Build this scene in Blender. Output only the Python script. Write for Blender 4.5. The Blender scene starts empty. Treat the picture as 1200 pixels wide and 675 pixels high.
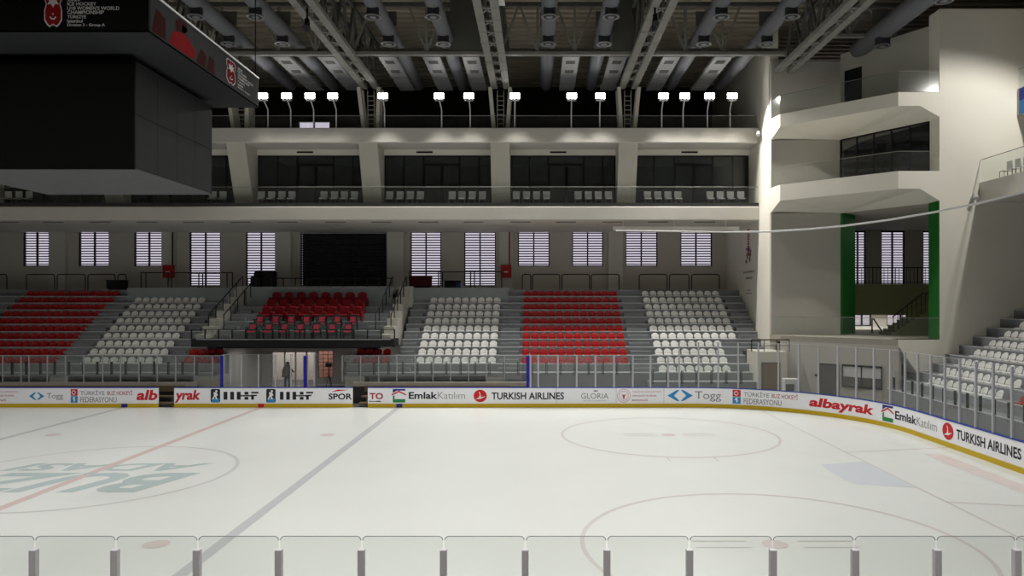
import bpy, bmesh, math, random
from mathutils import Vector, Matrix
random.seed(7)
D = bpy.data; SC = bpy.context.scene; COL = SC.collection
F = 864.0; CX = 630.0; CY = 352.0; H = 5.69          # lens in pixels, principal point, eye height over the ice
def X(px, Y): return (px - CX) * Y / F
def Zz(py, Y): return H - (py - CY) * Y / F
ORD = ['first','second','third','fourth','fifth','sixth','seventh','eighth','ninth','tenth','eleventh','twelfth','thirteenth','fourteenth','fifteenth','sixteenth','seventeenth','eighteenth','nineteenth','twentieth','twenty-first','twenty-second','twenty-third','twenty-fourth']

# ------------------------------------------------------------------ materials
def srgb(c): return tuple(((v/12.92) if v <= .04045 else ((v+.055)/1.055)**2.4) for v in c)
def mat(name, col, rough=.6, metal=0., var=.08, scale=3., spec=.2, bump=0., stretch=(1,1,1)):
    m = D.materials.new(name); m.use_nodes = True; nt = m.node_tree; b = nt.nodes['Principled BSDF']
    b.inputs['Roughness'].default_value = rough; b.inputs['Metallic'].default_value = metal
    b.inputs['Specular IOR Level'].default_value = spec
    tc = nt.nodes.new('ShaderNodeTexCoord'); mp = nt.nodes.new('ShaderNodeMapping'); mp.inputs['Scale'].default_value = stretch
    nz = nt.nodes.new('ShaderNodeTexNoise'); nz.inputs['Scale'].default_value = scale; nz.inputs['Detail'].default_value = 5
    nt.links.new(tc.outputs['Object'], mp.inputs['Vector']); nt.links.new(mp.outputs['Vector'], nz.inputs['Vector'])
    mx = nt.nodes.new('ShaderNodeMix'); mx.data_type = 'RGBA'
    mx.inputs[6].default_value = (*[c*(1-var) for c in col], 1); mx.inputs[7].default_value = (*[min(1, c*(1+var)) for c in col], 1)
    nt.links.new(nz.outputs['Fac'], mx.inputs[0]); nt.links.new(mx.outputs[2], b.inputs['Base Color'])
    if bump:
        bp = nt.nodes.new('ShaderNodeBump'); bp.inputs['Strength'].default_value = bump; bp.inputs['Distance'].default_value = .02
        nt.links.new(nz.outputs['Fac'], bp.inputs['Height']); nt.links.new(bp.outputs['Normal'], b.inputs['Normal'])
    return m
def emit(name, col, strength):
    m = D.materials.new(name); m.use_nodes = True; nt = m.node_tree; nt.nodes.clear()
    e = nt.nodes.new('ShaderNodeEmission'); e.inputs[0].default_value = (*col, 1); e.inputs[1].default_value = strength
    o = nt.nodes.new('ShaderNodeOutputMaterial'); nt.links.new(e.outputs[0], o.inputs[0]); return m
def glass(name, tint, gl=.06, haze=.0, hazecol=(.8,.8,.8), rough=.05):
    m = D.materials.new(name); m.use_nodes = True; nt = m.node_tree; nt.nodes.clear()
    t = nt.nodes.new('ShaderNodeBsdfTransparent'); t.inputs[0].default_value = (*tint, 1)
    g = nt.nodes.new('ShaderNodeBsdfGlossy'); g.inputs[0].default_value = (1,1,1,1); g.inputs['Roughness'].default_value = rough
    d = nt.nodes.new('ShaderNodeBsdfDiffuse'); d.inputs[0].default_value = (*hazecol, 1)
    nz = nt.nodes.new('ShaderNodeTexNoise'); nz.inputs['Scale'].default_value = 2.5
    mr = nt.nodes.new('ShaderNodeMapRange'); mr.inputs[3].default_value = haze*.6; mr.inputs[4].default_value = haze*1.4
    m1 = nt.nodes.new('ShaderNodeMixShader'); m2 = nt.nodes.new('ShaderNodeMixShader'); m2.inputs[0].default_value = gl
    o = nt.nodes.new('ShaderNodeOutputMaterial')
    nt.links.new(nz.outputs['Fac'], mr.inputs[0]); nt.links.new(mr.outputs[0], m1.inputs[0])
    nt.links.new(t.outputs[0], m1.inputs[1]); nt.links.new(d.outputs[0], m1.inputs[2])
    nt.links.new(m1.outputs[0], m2.inputs[1]); nt.links.new(g.outputs[0], m2.inputs[2]); nt.links.new(m2.outputs[0], o.inputs[0]); return m
M = dict(
 ice=mat('ice', (.755,.785,.775), .32, var=.04, scale=.35, spec=.22),
 concrete=mat('terrace_concrete', (.235,.25,.265), .75, var=.14, scale=1.2),
 nosing=mat('pale_nosing', (.50,.51,.53), .6, var=.08),
 parapet=mat('grey_parapet', (.27,.30,.31), .7, var=.06),
 tan=mat('tan_concrete', (.40,.37,.32), .8, var=.1),
 floor=mat('rubber_floor', (.10,.095,.09), .85, var=.2),
 cream=mat('cream_plaster', (.62,.59,.52), .85, var=.05, scale=.8),
 backwall=mat('back_wall_plaster', (.56,.525,.47), .85, var=.06, scale=.8),
 balcony=mat('balcony_plaster', (.62,.595,.545), .8, var=.05, scale=.7),
 white=mat('white_plaster', (.80,.77,.69), .75, var=.04, scale=.5),
 gray=mat('grey_plaster', (.50,.48,.44), .8, var=.05, scale=.7),
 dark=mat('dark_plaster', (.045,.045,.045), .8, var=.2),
 black=mat('black_metal', (.012,.012,.013), .5, var=.1),
 screen=mat('unlit_screen', (.003,.003,.003), .7, var=.1, spec=.05),
 board_body=mat('scoreboard_cladding', (.030,.031,.033), .85, var=.15, scale=2, spec=.06),
 board_under=mat('scoreboard_underside', (.085,.085,.09), .8, var=.15, scale=1.5),
 deck=mat('roof_deck', (.42,.375,.30), .7, var=.2, scale=2, stretch=(.2,4,1)),
 steel=mat('painted_steel', (.24,.235,.215), .55, var=.12, scale=2),
 steel_d=mat('dark_steel', (.10,.10,.095), .55, var=.15, scale=2),
 strut=mat('cream_steel', (.62,.58,.50), .5, var=.08),
 duct=mat('duct_metal', (.17,.175,.195), .5, .0, var=.06),
 duct_w=mat('pale_duct', (.22,.225,.23), .5, var=.06),
 collar=mat('dark_collar', (.04,.04,.05), .5, var=.1),
 postw=mat('pale_post', (.74,.73,.78), .45, var=.03),
 alu=mat('aluminium', (.42,.42,.46), .4, .0, var=.05),
 seat_w=mat('white_seat_plastic', (.74,.74,.73), .4, var=.03),
 seat_r=mat('red_seat_plastic', (.40,.012,.014), .4, var=.06),
 plush=mat('red_plush', (.22,.012,.018), .85, var=.15, scale=20),
 pad=mat('red_pad', (.52,.05,.09), .7, var=.1, scale=20),
 frame_g=mat('dark_green_frame', (.015,.03,.03), .4, var=.1),
 rail=mat('black_rail', (.012,.012,.012), .45, var=.1),
 boardw=mat('white_board', (.84,.845,.885), .35, var=.02),
 yellow=mat('yellow_kick', (.55,.38,.015), .4, var=.06),
 blue=mat('blue_cap', (.02,.05,.32), .4, var=.06),
 bluepad=mat('blue_pad', (.015,.015,.30), .5, var=.06),
 redink=mat('red_ink', (.55,.02,.03), .5, var=.03),
 dkred=mat('dark_red_ink', (.36,.03,.05), .5, var=.03),
 palered=mat('pale_red_ink', (.52,.20,.22), .5, var=.03),
 blackink=mat('black_ink', (.02,.022,.03), .5, var=.03),
 greyink=mat('grey_ink', (.22,.22,.23), .5, var=.03),
 palegrey=mat('pale_grey_ink', (.33,.33,.34), .5, var=.03),
 blueink=mat('blue_ink', (.03,.25,.55), .5, var=.03),
 navy=mat('navy_ink', (.03,.03,.22), .5, var=.03),
 greenink=mat('green_ink', (.02,.22,.07), .5, var=.03),
 whiteink=mat('white_ink', (.80,.80,.80), .5, var=.02),
 dimwhite=mat('dim_white_ink', (.42,.42,.42), .6, var=.03),
 line_red=mat('ice_red_line', (.66,.53,.52), .34, var=.05, spec=.22),
 line_blue=mat('ice_blue_line', (.53,.55,.575), .34, var=.05, spec=.22),
 line_faint=mat('ice_faint_line', (.64,.61,.60), .34, var=.05, spec=.22),
 line_circle=mat('ice_circle_line', (.60,.61,.61), .34, var=.05, spec=.22),
 line_spot=mat('ice_faceoff_spot', (.67,.60,.585), .34, var=.05, spec=.22),
 crease=mat('ice_crease', (.64,.68,.745), .34, var=.04, spec=.22),
 pinkice=mat('ice_pink', (.745,.66,.65), .34, var=.10, spec=.22),
 screen_red=mat('screen_red', (.17,.008,.010), .9, var=.05, spec=.03),
 screen_dark=mat('screen_dark_red', (.035,.008,.008), .9, var=.1, spec=.03),
 screen_tan=mat('screen_tan', (.08,.05,.035), .9, var=.1, spec=.03),
 teal=mat('ice_teal_logo', (.47,.56,.57), .34, var=.06, spec=.22),
 green=mat('green_paint', (.012,.15,.022), .6, var=.06),
 olive=mat('olive_paint', (.20,.22,.11), .7, var=.06),
 brown=mat('brown_door', (.20,.145,.085), .6, var=.1),
 greydoor=mat('grey_door', (.10,.09,.08), .6, var=.1),
 fire=mat('fire_red', (.42,.02,.02), .4, var=.05),
 bluebox=mat('blue_box', (.03,.05,.16), .5, var=.1),
 winered=mat('wine_case', (.07,.008,.012), .6, var=.1),
 wood=mat('bench_wood', (.15,.105,.06), .6, var=.15, scale=6),
 pink=mat('pink_wall', (.65,.45,.40), .8, var=.06),
 hair=mat('brown_hair', (.012,.006,.004), .8, var=.2, scale=30),
 skin=mat('skin', (.55,.33,.25), .55, var=.05),
 jacket=mat('brown_jacket', (.05,.024,.016), .85, var=.15, scale=15),
 jeans=mat('blue_jeans', (.03,.065,.10), .85, var=.15, scale=25),
 sign_b=mat('blue_banner', (.03,.05,.30), .6, var=.2, scale=1.5),
 sky_b=mat('light_blue_banner', (.05,.20,.50), .6, var=.1),
 lampwhite=mat('white_lamp_body', (.65,.65,.65), .4, var=.03),
 slot=mat('dark_slot', (.06,.055,.05), .7, var=.1),
 lamp=emit('flood_lens', (1,.98,.93), 30.),
 g_rink=glass('rink_glass', (.955,.965,.96), .02, .022),
 g_rail=glass('balustrade_glass', (.955,.97,.96), .012, .012, (.8,.8,.8), .2),
 g_box=glass('box_glazing', (.45,.48,.48), .03, .06, (.5,.56,.56), .3),
 g_dark=glass('dark_glass', (.05,.045,.05), .03, .01, (.3,.2,.2), .1),
 g_tower=glass('tower_glazing', (.40,.42,.42), .10, .02, (.5,.55,.55), .03),
 g_win=glass('window_pane', (.88,.86,.90), .03, .0),
 g_frost=glass('frosted_glass', (.86,.83,.82), .03, .12, (.75,.72,.70)),
 g_pink=glass('pink_glass', (.75,.52,.46), .03, .2, (.75,.5,.45)),
)
# ------------------------------------------------------------------ mesh helpers
class MB:
    def __init__(s): s.v = []; s.f = []
    def add(s, vs, fs):
        n = len(s.v); s.v += [tuple(p) for p in vs]; s.f += [tuple(i+n for i in f) for f in fs]; return s
    def box(s, x0, x1, y0, y1, z0, z1):
        vs = [(x0,y0,z0),(x1,y0,z0),(x1,y1,z0),(x0,y1,z0),(x0,y0,z1),(x1,y0,z1),(x1,y1,z1),(x0,y1,z1)]
        return s.add(vs, [(0,3,2,1),(4,5,6,7),(0,1,5,4),(1,2,6,5),(2,3,7,6),(3,0,4,7)])
    def prism(s, poly, axis, a0, a1):      # poly = 2D outline; axis 'x': (y,z), 'y': (x,z), 'z': (x,y)
        def p(u, v, a): return {'x': (a,u,v), 'y': (u,a,v), 'z': (u,v,a)}[axis]
        n = len(poly); vs = [p(u,v,a0) for u,v in poly] + [p(u,v,a1) for u,v in poly]
        fs = [tuple(range(n))[::-1], tuple(range(n, 2*n))] + [(i,(i+1)%n,(i+1)%n+n,i+n) for i in range(n)]
        return s.add(vs, fs)
    def bar(s, p0, p1, w, h=None):         # square-section bar
        p0 = Vector(p0); p1 = Vector(p1); d = (p1-p0).normalized(); h = w if h is None else h
        up = Vector((0,0,1)) if abs(d.z) < .95 else Vector((0,1,0))
        a = d.cross(up).normalized()*w/2; b = d.cross(a).normalized()*h/2
        vs = [p+q for p in (p0,p1) for q in (a+b, a-b, -a-b, -a+b)]
        return s.add(vs, [(0,1,2,3),(7,6,5,4),(0,4,5,1),(1,5,6,2),(2,6,7,3),(3,7,4,0)])
    def tube(s, pts, r, n=8, caps=True):
        pts = [Vector(p) for p in pts]; k = len(pts); rs = r if isinstance(r, (list,tuple)) else [r]*k; vs = []; prev = None
        for i, p in enumerate(pts):
            d = ((pts[min(i+1,k-1)]-p).normalized() + (p-pts[max(i-1,0)]).normalized()).normalized()
            if prev is None:
                up = Vector((0,0,1)) if abs(d.z) < .9 else Vector((0,1,0)); a = d.cross(up).normalized()
            else: a = (prev - d*prev.dot(d)).normalized()
            prev = a; b = d.cross(a)
            vs += [p + (a*math.cos(t) + b*math.sin(t))*rs[i] for t in [2*math.pi*j/n for j in range(n)]]
        fs = [(i*n+j, i*n+(j+1)%n, (i+1)*n+(j+1)%n, (i+1)*n+j) for i in range(k-1) for j in range(n)]
        if caps: fs += [tuple(range(n))[::-1], tuple(range((k-1)*n, k*n))]
        return s.add(vs, fs)
    def lathe(s, prof, c=(0,0,0), n=20, caps=True):   # prof = (r,z)
        k = len(prof); vs = [(c[0]+r*math.cos(2*math.pi*j/n), c[1]+r*math.sin(2*math.pi*j/n), c[2]+z) for r,z in prof for j in range(n)]
        fs = [(i*n+j, i*n+(j+1)%n, (i+1)*n+(j+1)%n, (i+1)*n+j) for i in range(k-1) for j in range(n)]
        return s.add(vs, fs + ([tuple(range(n))[::-1], tuple(range((k-1)*n, k*n))] if caps else []))
    def build(s, name, m, parent=None, smooth=False, bevel=0):
        me = D.meshes.new(name); me.from_pydata(s.v, [], s.f)
        bm = bmesh.new(); bm.from_mesh(me); bmesh.ops.recalc_face_normals(bm, faces=bm.faces); bm.to_mesh(me); bm.free()
        me.materials.append(M[m] if isinstance(m, str) else m)
        if smooth:
            for p in me.polygons: p.use_smooth = True
        o = D.objects.new(name, me); COL.objects.link(o)
        if bevel:
            b = o.modifiers.new('edge', 'BEVEL'); b.width = bevel; b.segments = 2; b.limit_method = 'ANGLE'
        if parent is not None: adopt(o, parent)
        return o
def adopt(o, parent):
    o.parent = parent
    L = parent.location if parent.parent is None else Vector((0,0,0))      # a part's own frame is the world frame
    o.matrix_parent_inverse = Matrix.Translation(-L)
def tag(o, label, cat, group=None, kind=None):
    o['label'] = label; o['category'] = cat
    if group: o['group'] = group
    if kind: o['kind'] = kind
    return o
def thing(name, label, cat, loc=(0,0,0), group=None, kind=None):
    o = D.objects.new(name, None); COL.objects.link(o); o.location = loc; o.empty_display_size = .2
    return tag(o, label, cat, group, kind)
def struct(o, label, cat='wall', group=None): return tag(o, label, cat, group, 'structure')
def dup(root, loc, label, rotz=0., group=None):
    r = root.copy(); COL.objects.link(r); r.location = loc; r.rotation_euler = (0,0,rotz); r['label'] = label
    if group: r['group'] = group
    for ch in list(root.children):
        c = ch.copy(); COL.objects.link(c); c.parent = r
        for g in list(ch.children):
            d = g.copy(); COL.objects.link(d); d.parent = c
    return r
_txt = {}
def text2d(body, bold=0., shear=0., space=1.):
    k = (body, bold, shear, space)
    if k not in _txt:
        cu = D.curves.new('glyphs', 'FONT'); cu.body = body; cu.size = 1; cu.offset = bold; cu.shear = shear; cu.space_character = space; cu.resolution_u = 3
        o = D.objects.new('glyphs', cu); COL.objects.link(o); bpy.context.view_layer.update()
        me = D.meshes.new_from_object(o.evaluated_get(bpy.context.evaluated_depsgraph_get()))
        vs = [(v.co.x, v.co.y) for v in me.vertices]; fs = [tuple(p.vertices) for p in me.polygons]
        D.objects.remove(o); D.curves.remove(cu); D.meshes.remove(me); _txt[k] = (vs, fs)
    vs, fs = _txt[k]; return list(vs), list(fs)
def fit(vs, u0, u1, v0, v1):
    a0 = min(p[0] for p in vs); a1 = max(p[0] for p in vs); b0 = min(p[1] for p in vs); b1 = max(p[1] for p in vs)
    return [(u0+(p[0]-a0)/(a1-a0)*(u1-u0), v0+(p[1]-b0)/(b1-b0)*(v1-v0)) for p in vs]
def circ(cx, cy, rx, ry, n=28, a0=0., a1=360.):
    return [(cx+rx*math.cos(math.radians(a0+(a1-a0)*i/(n if a1-a0 == 360 else n-1))), cy+ry*math.sin(math.radians(a0+(a1-a0)*i/(n if a1-a0 == 360 else n-1)))) for i in range(n)]
def ring2d(cx, cy, r0, r1, n=40, sx=1., a0=0., a1=360.):
    vs = []; fs = []
    for i in range(n+1):
        t = math.radians(a0+(a1-a0)*i/n); vs += [(cx+sx*r0*math.cos(t), cy+r0*math.sin(t)), (cx+sx*r1*math.cos(t), cy+r1*math.sin(t))]
    return vs, [(2*i, 2*i+1, 2*i+3, 2*i+2) for i in range(n)]
def decal(name, vs, fs, m, parent, place):
    b = MB(); b.add([place(u, v) for u, v in vs], fs)
    me = D.meshes.new(name); me.from_pydata(b.v, [], b.f); me.materials.append(M[m]); o = D.objects.new(name, me); COL.objects.link(o); adopt(o, parent); return o

# ------------------------------------------------------------------ rink outline
XE = 15.9; YF = 39.2; YN = 9.2; XW = -45.3; R = 8.0
S_ARC = XE - R; L_ARC = R*math.pi/2
def bpt(s, off=0.):      # along the far boards, around the corner, down the end boards; off > 0 is towards the ice
    if s <= S_ARC: return (s, YF-off), (1,0)
    if s <= S_ARC+L_ARC:
        t = (s-S_ARC)/R; return (S_ARC+(R-off)*math.sin(t), YF-R+(R-off)*math.cos(t)), (math.cos(t), -math.sin(t))
    return (XE-off, YF-R-(s-S_ARC-L_ARC)), (0,-1)
def s_at(px):
    a, b = -60., S_ARC+L_ARC+12
    for _ in range(60):
        c = (a+b)/2; (x, y), _t = bpt(c)
        if CX+F*x/y < px: a = c
        else: b = c
    return (a+b)/2
# ------------------------------------------------------------------ ice and its markings
def rrect(x0, x1, y0, y1, r, n=16):
    p = []
    for cx, cy, a in ((x1-r,y1-r,0),(x0+r,y1-r,90),(x0+r,y0+r,180),(x1-r,y0+r,270)):
        p += [(cx+r*math.cos(math.radians(a+90*i/n)), cy+r*math.sin(math.radians(a+90*i/n))) for i in range(n+1)]
    return p
ice = MB().prism(rrect(XW, XE, YN, YF, R), 'z', -.03, 0.).build('floor_ice', 'ice')
struct(ice, 'white ice sheet of the hockey rink with faded lines', 'ice rink')
def mark(name, vs, fs, m, z=.004): return decal(name, vs, fs, m, ice, lambda u, v: (u, v, z))
def rect(x0, x1, y0, y1): return [(x0,y0),(x1,y0),(x1,y1),(x0,y1)], [(0,1,2,3)]
XC = -14.7; XB = 7.3; XG = 11.54; YC = 24.2
mark('center_circle', *ring2d(XC, YC, 4.44, 4.56, 72), 'line_circle', .003)
def ice_text(body, x0, x1, y0, y1, name):
    vs, fs = text2d(body, .03, .35); vs = fit(vs, -x1, -x0, -y1, -y0)
    mark(name, [(-u, -v) for u, v in vs], fs, 'teal', .0035)
ice_text('BUZ', -18.3, -11.1, 21.85, 24.35, 'ice_lettering')
ice_text('ADASI', -18.0, -11.3, 24.6, 25.75, 'ice_lettering')
mark('red_line', *rect(XC-.15, XC+.15, YN+.02, YF-.02), 'line_red')
for sx in (-1, 1): mark('blue_line', *rect(XC+sx*XB-.15, XC+sx*XB+.15, YN+.02, YF-.02), 'line_blue')
gy = (R*R-(XG-S_ARC)**2)**.5
mark('goal_line', *rect(XG-.04, XG+.04, YN+R-gy+.05, YF-R+gy-.05), 'line_faint')
for sy in (-1, 1):
    mark('faceoff_circle', *ring2d(XG-6, YC+sy*7, 4.44, 4.55, 72), 'line_faint')
    mark('faceoff_spot', circ(XG-6, YC+sy*7, .3, .3), [tuple(range(28))], 'line_spot', .005)
    for a in (-1, 1):
        for b in (-1, 1):
            v, f = rect(XG-6+a*.6, XG-6+a*1.9, YC+sy*7+b*.22-.03, YC+sy*7+b*.22+.03); mark('faceoff_tick', v, f, 'line_faint', .005)
        v, f = rect(XG-6-.85*1+a*1.7-.03+.85, XG-6+a*1.7+.03, YC+sy*7-5.1, YC+sy*7-4.5); 
        mark('faceoff_tick', *rect(XG-6+a*.85-.03, XG-6+a*.85+.03, YC+sy*7-5.1, YC+sy*7-4.5), 'line_faint', .005)
    for x in (XC-5.8, XC+5.8): mark('faceoff_spot', circ(x, YC+sy*7, .3, .3), [tuple(range(28))], 'line_spot', .005)
    mark('goal_trapezoid_line', [(XG, YC+sy*3.4-.04), (XG, YC+sy*3.4+.04), (XE-.03, YC+sy*4.3+.04), (XE-.03, YC+sy*4.3-.04)], [(0,1,2,3)], 'line_faint')
cr = [(XG, YC-1.83)] + [(XG-1.37-.46*math.cos(math.radians(a)), YC+1.83*math.sin(math.radians(a))) for a in range(-48, 49, 6)] + [(XG, YC+1.83)]
mark('goal_crease', cr, [tuple(range(len(cr)))], 'crease', .003)
mark('ice_pink_band', *rect(14.3, 14.95, 16.5, 27.2), 'pinkice', .003)  # pale pink band in front of the end boards
mark('center_spot', circ(XC, YC, .2, .2), [tuple(range(28))], 'line_blue', .005)
struct(MB().box(-52, 36, -14, 58, -.30, -.031).build('floor', 'floor'), 'dark rubber floor around the ice rink', 'floor')

# ------------------------------------------------------------------ dasher boards
def strip(name, s0, s1, z0, z1, o0, o1, m, parent):
    ss = [s0]
    k = S_ARC
    while k < S_ARC+L_ARC:
        if s0 < k < s1: ss.append(k)
        k += L_ARC/24
    if s0 < S_ARC+L_ARC < s1: ss.append(S_ARC+L_ARC)
    ss.append(s1); b = MB(); vs = []
    for s in ss:
        (xa,ya),_ = bpt(s,o0); (xb,yb),_ = bpt(s,o1); vs += [(xa,ya,z0),(xb,yb,z0),(xb,yb,z1),(xa,ya,z1)]
    n = len(ss); fs = [(4*i+j, 4*i+(j+1)%4, 4*i+4+(j+1)%4, 4*i+4+j) for i in range(n-1) for j in range(4)] + [(0,1,2,3),(4*n-1,4*n-2,4*n-3,4*n-4)]
    return b.add(vs, fs).build(name, m, parent)
def board_run(label, s0, s1):
    (x,y),_ = bpt(max(s0,-44)); t = thing('dasher_board', label, 'rink boards', (x,y,0))
    p = strip('board_panel', s0, s1, .2, 1.03, -.10, 0., 'boardw', t); strip('kick_plate', s0, s1, 0, .2, -.10, .015, 'yellow', t)
    strip('cap_rail', s0, s1, 1.03, 1.07, -.12, .02, 'blue', t); return t
G = [X(185,YF), X(204,YF), X(413,YF), X(431,YF)]
bL = board_run('white dasher boards beside the bench gate under the far red seats', -37.2, G[0])
bM = board_run('short white dasher boards between the two bench gates, two dark hockey emblems', G[1], G[2])
bR = board_run('long white dasher boards from the second bench gate around the curved corner', G[3], S_ARC+L_ARC+14)
for bb, s in ((bM, X(306,YF)), (bL, X(146,YF)), (bR, X(468,YF))):
    strip('line_mark', s-.16, s+.16, 0.005, .2, .0, .022, 'redink' if bb is bM else 'navy', bb)
def B(off=.006): 
    def place(s, v):
        (x,y),_ = bpt(s, off); return (x, y, v)
    return place
def btext(t, body, p0, p1, z0, z1, m, bold=0., shear=0., name='advert_lettering', space=1.):
    vs, fs = text2d(body, bold, shear, space); decal(name, fit(vs, s_at(p0), s_at(p1), z0, z1), fs, m, t, B())
def bpoly(t, pts, m, off=.006, name='advert_emblem'): decal(name, pts, [tuple(range(len(pts)))], m, t, B(off))
def bshape(t, vf, m, off=.006, name='advert_emblem'): decal(name, vf[0], vf[1], m, t, B(off))
def togg(t, d0, d1, t0, t1, zc, h):
    a, b = s_at(d0), s_at(d1); c = (a+b)/2; w = b-a
    for sg in (-1, 1):
        o = c+sg*w/2
        bpoly(t, [(o, zc), (c+sg*w*.13, zc+h/2), (c+sg*w*.02, zc+h/2), (c+sg*w*.24, zc), (c+sg*w*.02, zc-h/2), (c+sg*w*.13, zc-h/2)], 'blueink')
    btext(t, 'Togg', t0, t1, zc-h*.52, zc+h*.40, 'greyink')
def tbhf(t, f0, f1, t0, t1, z0, z1):
    a, b = s_at(f0), s_at(f1); zm = (z0+z1)/2; w = b-a
    bpoly(t, [(a,zm+.01),(b,zm+.01),(b,z1),(a,z1)], 'redink'); bpoly(t, [(a,z0),(b,z0),(b,zm-.01),(a,zm-.01)], 'blueink')
    q = (z1-zm)*.32; zc = (z1+zm)/2
    bshape(t, ring2d(a+w*.45, zc, q*.65, q, 16, 1, 40, 320), 'whiteink', .009); bpoly(t, circ(a+w*.66, zc, q*.28, q*.28, 10), 'whiteink', .009)
    zc = (z0+zm)/2; q = (zm-z0)
    bpoly(t, [(a+w*.42,zc+q*.40),(a+w*.66,zc+q*.28),(a+w*.56,zc),(a+w*.72,zc-q*.1),(a+w*.40,zc-q*.42),(a+w*.46,zc-q*.05),(a+w*.26,zc+q*.02)], 'whiteink', .009)
    d = (z1-z0)*.16; pm = t0+(t1-t0)*.52
    btext(t, 'TÜRKİYE', t0, pm-3.2, zm+.04, z1-d*.3, 'greyink', .006); btext(t, 'BUZ HOKEYİ', pm, t1, zm+.04, z1-d*.3, 'dkred', .006)
    btext(t, 'FEDERASYONU', t0, t0+(t1-t0)*.70, z0+.02, zm-.06, 'greyink', .006)
def emlak(t, l0, l1, t0, t1, zc):
    a, b = s_at(l0), s_at(l1); w = b-a
    bpoly(t, [(a+w*.08,zc+.36),(b-w*.06,zc+.36),(b-w*.06,zc+.27),(a+w*.35,zc+.27),(a+w*.08,zc+.14)], 'navy')
    bpoly(t, [(a,zc+.08),(a+w*.5,zc+.27),(b,zc+.08),(b,zc+.01),(a+w*.5,zc+.19),(a,zc+.0)], 'redink', .008)
    bpoly(t, [(a+w*.08,zc-.02),(a+w*.2,zc+.03),(a+w*.2,zc-.18),(b-w*.06,zc-.18),(b-w*.06,zc-.36),(a+w*.08,zc-.36)], 'greenink')
    m = t0+(t1-t0)*.51
    btext(t, 'Emlak', t0, m, zc-.17, zc+.20, 'blackink', .028); btext(t, 'Katılım', m+.4, t1, zc-.17, zc+.20, 'palegrey', .0)
def thy(t, l0, l1, t0, t1, zc, r=.33):
    a, b = s_at(l0), s_at(l1); c = (a+b)/2; sx = (b-a)/2/r
    bpoly(t, circ(c, zc, r*sx, r), 'redink')
    bpoly(t, [(c-r*.25*sx,zc+r*.75),(c+r*.02*sx,zc+r*.45),(c+r*.08*sx,zc-r*.2),(c+r*.8*sx,zc-r*.05),(c+r*.1*sx,zc-r*.45),(c-r*.75*sx,zc-r*.55),(c-r*.2*sx,zc-r*.25),(c-r*.05*sx,zc+r*.2)], 'whiteink', .009)
    btext(t, 'TURKISH AIRLINES', t0, t1, zc-.19, zc+.19, 'blackink', .024)
def ministry(t, c0, c1, t0, t1, zc):
    a, b = s_at(c0), s_at(c1); c = (a+b)/2; r = (b-a)/2
    for q in (.98, .72): bshape(t, ring2d(c, zc, r*q-.02, r*q, 28), 'palered')
    bpoly(t, [(c-r*.4,zc+r*.3),(c-r*.1,zc+r*.05),(c,zc+r*.3),(c+r*.1,zc+r*.05),(c+r*.4,zc+r*.3),(c+r*.12,zc-r*.1),(c+r*.12,zc-r*.45),(c-r*.12,zc-r*.45),(c-r*.12,zc-r*.1)], 'redink')
    btext(t, 'TÜRKİYE CUMHURİYETİ', t0, t1, zc+.16, zc+.28, 'palered'); btext(t, 'GENÇLİK VE SPOR', t0, t0+(t1-t0)*.84, zc-.06, zc+.07, 'dkred', .01)
    btext(t, 'BAKANLIĞI', t0, t0+(t1-t0)*.52, zc-.28, zc-.15, 'dkred', .01)
def iihf(t, l0, l1, t0, t1, zc):
    a, b = s_at(l0), s_at(l1); w = b-a; h = .36
    r = .08; bpoly(t, [(a+w/2+(p[0]-.0), zc+p[1]) for p in rrect(-w/2, w/2, -h, h, r, 4)], 'blackink')
    bpoly(t, [(a,zc-h+.02),(a+w*.3,zc-h*.42),(b-w*.05,zc-h*.36),(b-w*.1,zc-h+.0)], 'blueink', .008)
    bpoly(t, circ(a+w*.60, zc+h*.66, w*.12, h*.17, 12), 'whiteink', .009)
    bpoly(t, [(a+w*.30,zc+h*.55),(a+w*.62,zc+h*.48),(a+w*.78,zc+h*.05),(a+w*.60,zc-h*.05),(a+w*.72,zc-h*.55),(a+w*.52,zc-h*.52),(a+w*.45,zc-h*.1),(a+w*.28,zc-h*.6),(a+w*.14,zc-h*.55),(a+w*.34,zc+h*.1)], 'whiteink', .009)
    s0, s1 = s_at(t0), s_at(t1); L = s1-s0; q = .21
    bars = [(0,.11,-q,q),(.19,.30,-q,q),(.38,.49,-q,q),(.49,.60,-.035,.035),(.60,.71,.06,q),(.60,.71,-q,-.06),(.60,.80,-.035,.035),(.79,.87,-q,.02),(.79,1,.12,q),(.79,.95,-.02,.05)]
    for x0, x1, z0, z1 in bars: bpoly(t, [(s0+L*x0,zc+z0),(s0+L*x1,zc+z0),(s0+L*x1,zc+z1),(s0+L*x0,zc+z1)], 'blackink', name='advert_lettering')
ministry(bL, -26, -10, -8, 21, .62)
togg(bL, 34, 52, 55, 74, .60, .40); tbhf(bL, 83, 91, 94, 155, .25, .97)
btext(bL, 'alb', 160, 184.6, .38, .93, 'redink', .035, .18)
btext(bM, 'yrak', 204.6, 235, .24, .93, 'redink', .035, .18)
iihf(bM, 247, 258, 262, 303, .62); iihf(bM, 312, 323, 328, 367, .62)
btext(bM, 'SPOR', 385, 412.6, .42, .74, 'blackink', .03)
sa, sb = s_at(388), s_at(409); bpoly(bM, [(sa,.82),(sa+.35,.95),(sb,.93),(sa+.5,.88)], 'redink')
btext(bR, 'TO', 433, 449, .43, .77, 'dkred', .03)
sa, sb = s_at(432), s_at(447); bpoly(bR, [(sa,.31),(sb,.29),(sb-.1,.36),(sa+.3,.33),(sa,.35)], 'blackink')
emlak(bR, 459, 476, 479, 545, .62); thy(bR, 555, 570.5, 576, 661, .61)
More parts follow.
